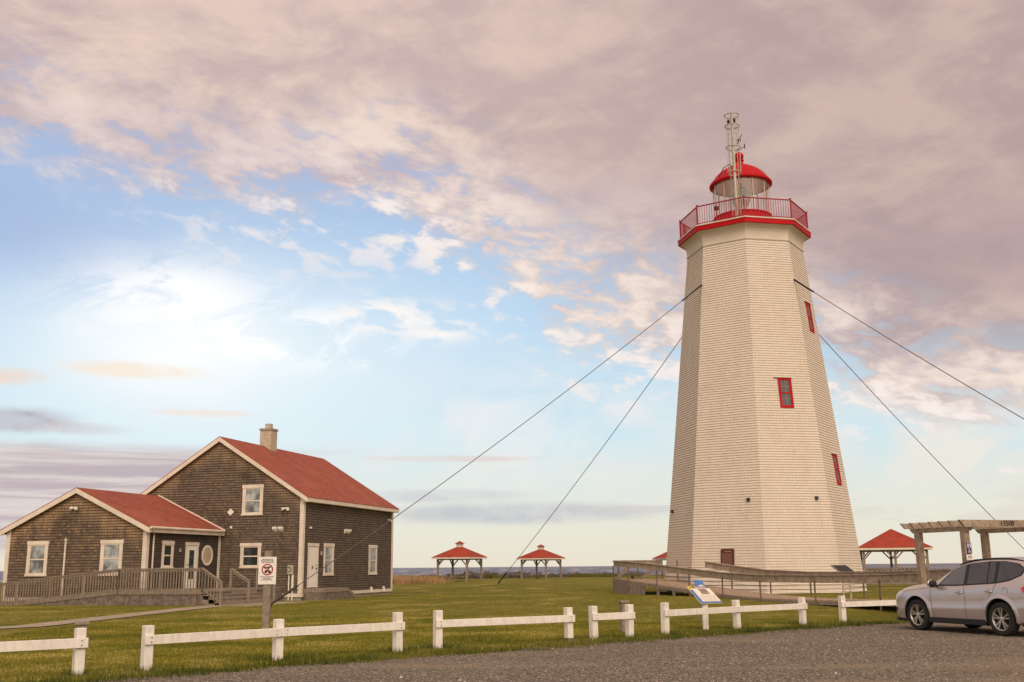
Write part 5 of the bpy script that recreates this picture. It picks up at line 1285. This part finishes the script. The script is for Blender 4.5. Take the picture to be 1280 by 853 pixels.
def side_panel(poly, off, name, m_, n=14, mirror=True, parent=None, smooth=True):
    # poly: (x,z) outline, scanned in vertical columns
    xs = [p[0] for p in poly]; x0, x1 = min(xs)+1e-4, max(xs)-1e-4; cols = []
    for i in range(n+1):
        x = x0+(x1-x0)*i/n; zs2 = []
        for (a, b_) in zip(poly, poly[1:]+poly[:1]):
            if (a[0]-x)*(b_[0]-x) <= 0 and abs(a[0]-b_[0]) > 1e-9: f = (x-a[0])/(b_[0]-a[0]); zs2.append(a[1]+(b_[1]-a[1])*f)
        cols.append((x, min(zs2), max(zs2)))
    nz = 6; out = []
    for s_ in ((1, -1) if mirror else (1,)):
        mb = MB()
        for (x, z0, z1) in cols:
            for j in range(nz+1): p = side_pt(x, z0+(z1-z0)*j/nz, off); mb.v.append((p.x, p.y*s_, p.z))
            
        for i in range(n):
            for j in range(nz): a = i*(nz+1)+j; mb.f.append((a, a+1, a+nz+2, a+nz+1) if s_ > 0 else (a, a+nz+1, a+nz+2, a+1))
        o_ = mb.build(name, m_, parent or car, fix=False)
        if smooth: o_.data.shade_smooth()
        out.append(o_)
    return out
def zt_at(x): return float(np.interp(-x, [-q for q in xf], zt_))
def zs_at(x): return float(np.interp(-x, [-q for q in xf], zs_))
def gtop(x): return zt_at(x)-.115
belt = lambda x: zs_at(x)+.035
def arcpoly(x0, x1, n=8, lo=None): 
    top = [(x0+(x1-x0)*k/n, gtop(x0+(x1-x0)*k/n)) for k in range(n+1)]
    return top+[(x1, belt(x1)), (x0, belt(x0))]
# black window surround, then panes
sur = [(.62, belt(.62)-.0), (.50, belt(.5)+.12), (.28, gtop(.28)+.03), (.02, gtop(.02)+.02), (-.3, gtop(-.3)+.02), (-.9, gtop(-.9)+.02), (-1.35, gtop(-1.35)+.015), (-1.72, gtop(-1.72)-.02), (-1.93, gtop(-1.93)-.11), (-1.92, belt(-1.92)+.13), (-1.60, belt(-1.6)+.015), (-1.2, belt(-1.2)-.02), (0, belt(0)-.02)]
side_panel(sur, .004, 'window_trim', blackp, 40)
side_panel([(.54, belt(.54)+.03), (.44, belt(.44)+.11), (.24, gtop(.24)+.005), (.0, gtop(0)-.0), (-.22, gtop(-.22)-.0), (-.25, belt(-.25)+.01), (0, belt(0)+.01)], .008, 'front_side_window', cglass2, 14)
side_panel([(-.33, belt(-.33)+.01), (-.31, gtop(-.31)), (-.6, gtop(-.6)), (-.88, gtop(-.88)), (-.95, belt(-.95)+.01)], .008, 'rear_side_window', cglass, 12)
side_panel([(-.98, belt(-.98)+.01), (-.91, gtop(-.91)-.0), (-1.10, gtop(-1.10)), (-1.16, belt(-1.16)+.01)], .008, 'door_quarter_window', cglass, 6)
side_panel([(-1.24, belt(-1.24)+.01), (-1.19, gtop(-1.19)), (-1.45, gtop(-1.45)-.005), (-1.70, gtop(-1.7)-.04), (-1.88, gtop(-1.88)-.12), (-1.87, belt(-1.87)+.13), (-1.57, belt(-1.57)+.04)], .008, 'cargo_window', cglass, 12)
# windshield and rear glass
def top_panel(x0, x1, w0, w1, off, name, m_, n=12):
    mb = MB(); k_ = 10
    for i in range(n+1):
        f = i/n; x = x0+(x1-x0)*f; hw = w0+(w1-w0)*f
        for j in range(k_+1): p = top_pt(x, -hw+2*hw*j/k_, off); mb.v.append(tuple(p))
    for i in range(n):
        for j in range(k_): a = i*(k_+1)+j; mb.f.append((a, a+k_+1, a+k_+2, a+1))
    o_ = mb.build(name, m_, car); o_.data.shade_smooth(); return o_
top_panel(.74, .02, .70, .60, .005, 'windscreen', cglass)
top_panel(-2.27, -2.06, .56, .52, .006, 'rear_window', cglass)
# shut lines, mouldings
def line(pts_, w_, name, m_, off=.003, mirror=True):
    for s_ in ((1, -1) if mirror else (1,)):
        mb = MB(); prev = None
        P = []
        for a, b_ in zip(pts_, pts_[1:]):
            for k in range(8): f = k/8; P.append((a[0]+(b_[0]-a[0])*f, a[1]+(b_[1]-a[1])*f))
        P.append(pts_[-1])
        for k, (x, z) in enumerate(P):
            a = P[max(k-1, 0)]; b_ = P[min(k+1, len(P)-1)]; d = Vector((b_[0]-a[0], b_[1]-a[1])).normalized(); nn_ = Vector((-d.y, d.x))*w_/2
            p, q = side_pt(x+nn_.x, z+nn_.y, off), side_pt(x-nn_.x, z-nn_.y, off); cur = [(p.x, p.y*s_, p.z), (q.x, q.y*s_, q.z)]
            if prev: mb.face([prev[0], cur[0], cur[1], prev[1]])
            prev = cur
        mb.build(name, m_, car, fix=False)
shut = mat('shut_line', (.05, .042, .045), .6)
line([(.80, 1.0), (.80, .75), (.77, .55), (.70, .36)], .010, 'door_gap', shut)
line([(-.27, 1.08), (-.30, .8), (-.30, .36)], .010, 'door_gap', shut)
line([(-1.22, 1.14), (-1.17, 1.02), (-1.02, .84), (-.88, .62), (-.84, .40)], .010, 'door_gap', shut)
line([(.78, 1.03), (1.2, .99), (1.7, .93), (2.05, .84)], .008, 'bonnet_gap', shut)
# sill cladding
for s_ in (1, -1):
    MB().hexa([(-.86, s_*.80, .20), (.88, s_*.80, .20), (.88, s_*.945, .22), (-.86, s_*.945, .22), (-.86, s_*.80, .36), (.88, s_*.80, .36), (.88, s_*.948, .335), (-.86, s_*.948, .335)]).build('sill_cladding', blackp, car)
MB().box((-2.25, -.80, .24), (-1.76, .80, .40)).build('rear_underside', blackp, car)
MB().box((1.76, -.74, .20), (2.2, .74, .34)).build('front_skid', blackp, car)
# arch flares
for x in (WX, -WX):
    for s_ in (1, -1):
        mb = MB(); prev = None
        for k in range(25):
            a = -.18+(PI+.36)*k/24; c_, s2 = math.cos(a), math.sin(a)
            def q(r_, off): 
                p = side_pt(x+c_*r_, max(.30, WR+.015+s2*r_), off); return (p.x, p.y*s_, p.z)
            cur = [(x+c_*.436, s_*.90, WR+.015+s2*.436), q(.438, .014), q(.50, .014), q(.525, .0)]
            if prev:
                for j in range(3): mb.face([prev[j], cur[j], cur[j+1], prev[j+1]])
            prev = cur
        mb.build('wheel_arch', silver, car, smooth=True)
# wheels
def wheel(x, s_):
    wt_e = bpy.data.objects.new('wheel', None); COL.objects.link(wt_e); wt_e.parent = car; wt_e.location = (x, s_*.815, WR); wt_e.empty_display_size = .1
    if s_ < 0: wt_e.rotation_euler = (0, 0, PI)
    MB().lathe([(.245, -.10), (.30, -.115), (.345, -.11), (.366, -.085), (WR, -.04), (WR, .04), (.366, .085), (.345, .11), (.30, .115), (.245, .10), (.245, -.10)], n=48, axis='y', cap=False).build('tyre', rubber, wt_e, smooth=True)
    rm = MB(); rm.lathe([(.20, -.08), (.225, -.08), (.225, .07), (.235, .095), (.25, .105), (.252, .10), (.248, -.09)], n=40, axis='y', cap=False)
    for k in range(5):
        for dd in (-.19, .19):
            a = 2*PI*k/5+PI/2; a2 = a+dd; ai = a+dd*.9
            p = Vector((math.cos(ai)*.05, .075, math.sin(ai)*.05)); q_ = Vector((math.cos(a2)*.232, .085, math.sin(a2)*.232)); rm.beam(p, q_, .028, .036, (0, 1, 0))
    rm.lathe([(.001, .10), (.03, .10), (.062, .085), (.066, .05)], n=20, axis='y', cap=False)
    rm.build('rim', rimm, wt_e, smooth=False)
    MB().lathe([(.001, .0), (.222, .0), (.222, .01), (.001, .01)], n=30, axis='y', cap=False).build('brake_disc', darkmetal, wt_e)
    for k in range(1): MB().lathe([(.001, .102), (.024, .102), (.026, .10)], n=16, axis='y', cap=False).build('hub_cap', silver, wt_e)
for x in (WX, -WX):
    for s_ in (1, -1): wheel(x, s_)
MB().tube([(WX, -.75, WR), (WX, .75, WR)], .04, 8).build('front_axle', blackp, car); MB().tube([(-WX, -.75, WR), (-WX, .75, WR)], .04, 8).build('rear_axle', blackp, car)
# lamps, mirrors, handles, rails
lampm = mat('headlamp_glass', (.60, .56, .52), .08, spec=.9); tail = mat('tail_lamp_red', (.60, .010, .008), .12, spec=.8); tailw = mat('tail_lamp_clear', (.75, .60, .45), .15)
side_panel([(2.17, .70), (2.14, .82), (2.0, .88), (1.76, .91), (1.84, .82), (2.02, .70)], .008, 'headlamp', lampm, 10)
side_panel([(-1.95, .99), (-1.93, 1.05), (-2.05, 1.12), (-2.20, 1.13), (-2.31, 1.05), (-2.31, .97), (-2.22, .90), (-2.05, .92)], .010, 'tail_lamp', tail, 10)
side_panel([(-2.14, .99), (-2.14, 1.07), (-2.22, 1.09), (-2.29, 1.04), (-2.29, .98), (-2.2, .955)], .016, 'reversing_lamp', tailw, 6)
side_panel([(2.20, .45), (2.17, .53), (2.02, .54), (2.02, .45)], .006, 'fog_lamp', blackp, 6)
for s_ in (1, -1):
    mr = MB().lathe([(.001, -.10), (.07, -.09), (.105, -.04), (.115, .02), (.10, .075), (.001, .08)], (0, 0, 0), 18, 'x', cap=False)
    mo = mr.build('mirror', blackp, car, smooth=True); mo.location = (.60, s_*1.02, 1.125); mo.scale = (.75, 1.15, .82)
    MB().beam((.60, s_*.87, 1.06), (.60, s_*.97, 1.10), .08, .035).build('mirror_arm', blackp, mo) if False else None
    MB().lathe([(.001, .10), (.07, .095), (.112, .04), (.118, -.01), (.10, -.03)], (0, 0, 0), 18, 'x', cap=False).build('mirror_shell', silver, mo, smooth=True)
    a_ = MB().beam((.62, s_*.86, 1.055), (.60, s_*.96, 1.09), .10, .04); a_.build('mirror_arm', blackp, car)
    for xh, zh in ((-.14, .925), (-1.03, .965)):
        p = side_pt(xh, zh, 0); y = p.y*s_
        MB().lathe([(.001, 0), (.055, .0), (.060, .004), (.001, .005)], (xh, y, zh), 16, 'y', cap=False).build('handle_recess', silver, car) if s_ > 0 else None
        h_ = MB(); h_.tube([(xh+.11, y+s_*.004, zh), (xh+.08, y+s_*.040, zh+.004), (xh-.08, y+s_*.040, zh+.006), (xh-.11, y+s_*.004, zh+.004)], .013, 8); h_.build('door_handle', rimm, car, smooth=True)
    rl = MB(); rl.tube([(.04, s_*.62, 1.545), (-.05, s_*.62, 1.595), (-.4, s_*.61, 1.665), (-1.0, s_*.60, 1.70), (-1.5, s_*.59, 1.685), (-1.78, s_*.58, 1.635), (-1.84, s_*.575, 1.60)], .018, 8); rl.build('roof_rail', blackp, car, smooth=True)
MB().hexa([(-2.0, -.56, 1.655), (-2.22, -.53, 1.60), (-2.22, .53, 1.60), (-2.0, .56, 1.655), (-1.98, -.56, 1.70), (-2.24, -.53, 1.635), (-2.24, .53, 1.635), (-1.98, .56, 1.70)]).build('roof_spoiler', silver, car, bevel=.01)
fcp = side_pt(-1.50, .98, .002)
MB().lathe([(.074, 0), (.080, .0015), (.080, 0)], (-1.50, fcp.y, .98), 24, 'y', cap=False).build('fuel_flap', shut, car)
MB().box((2.20, -.5, .50), (2.285, .5, .66)).build('grille', blackp, car)
MB().box((-2.36, -.26, .72), (-2.335, .26, .84)).build('number_plate', signw, car)
# steering wheel is seen through the side glass as a paler ring; modelled on the inside face of the front window
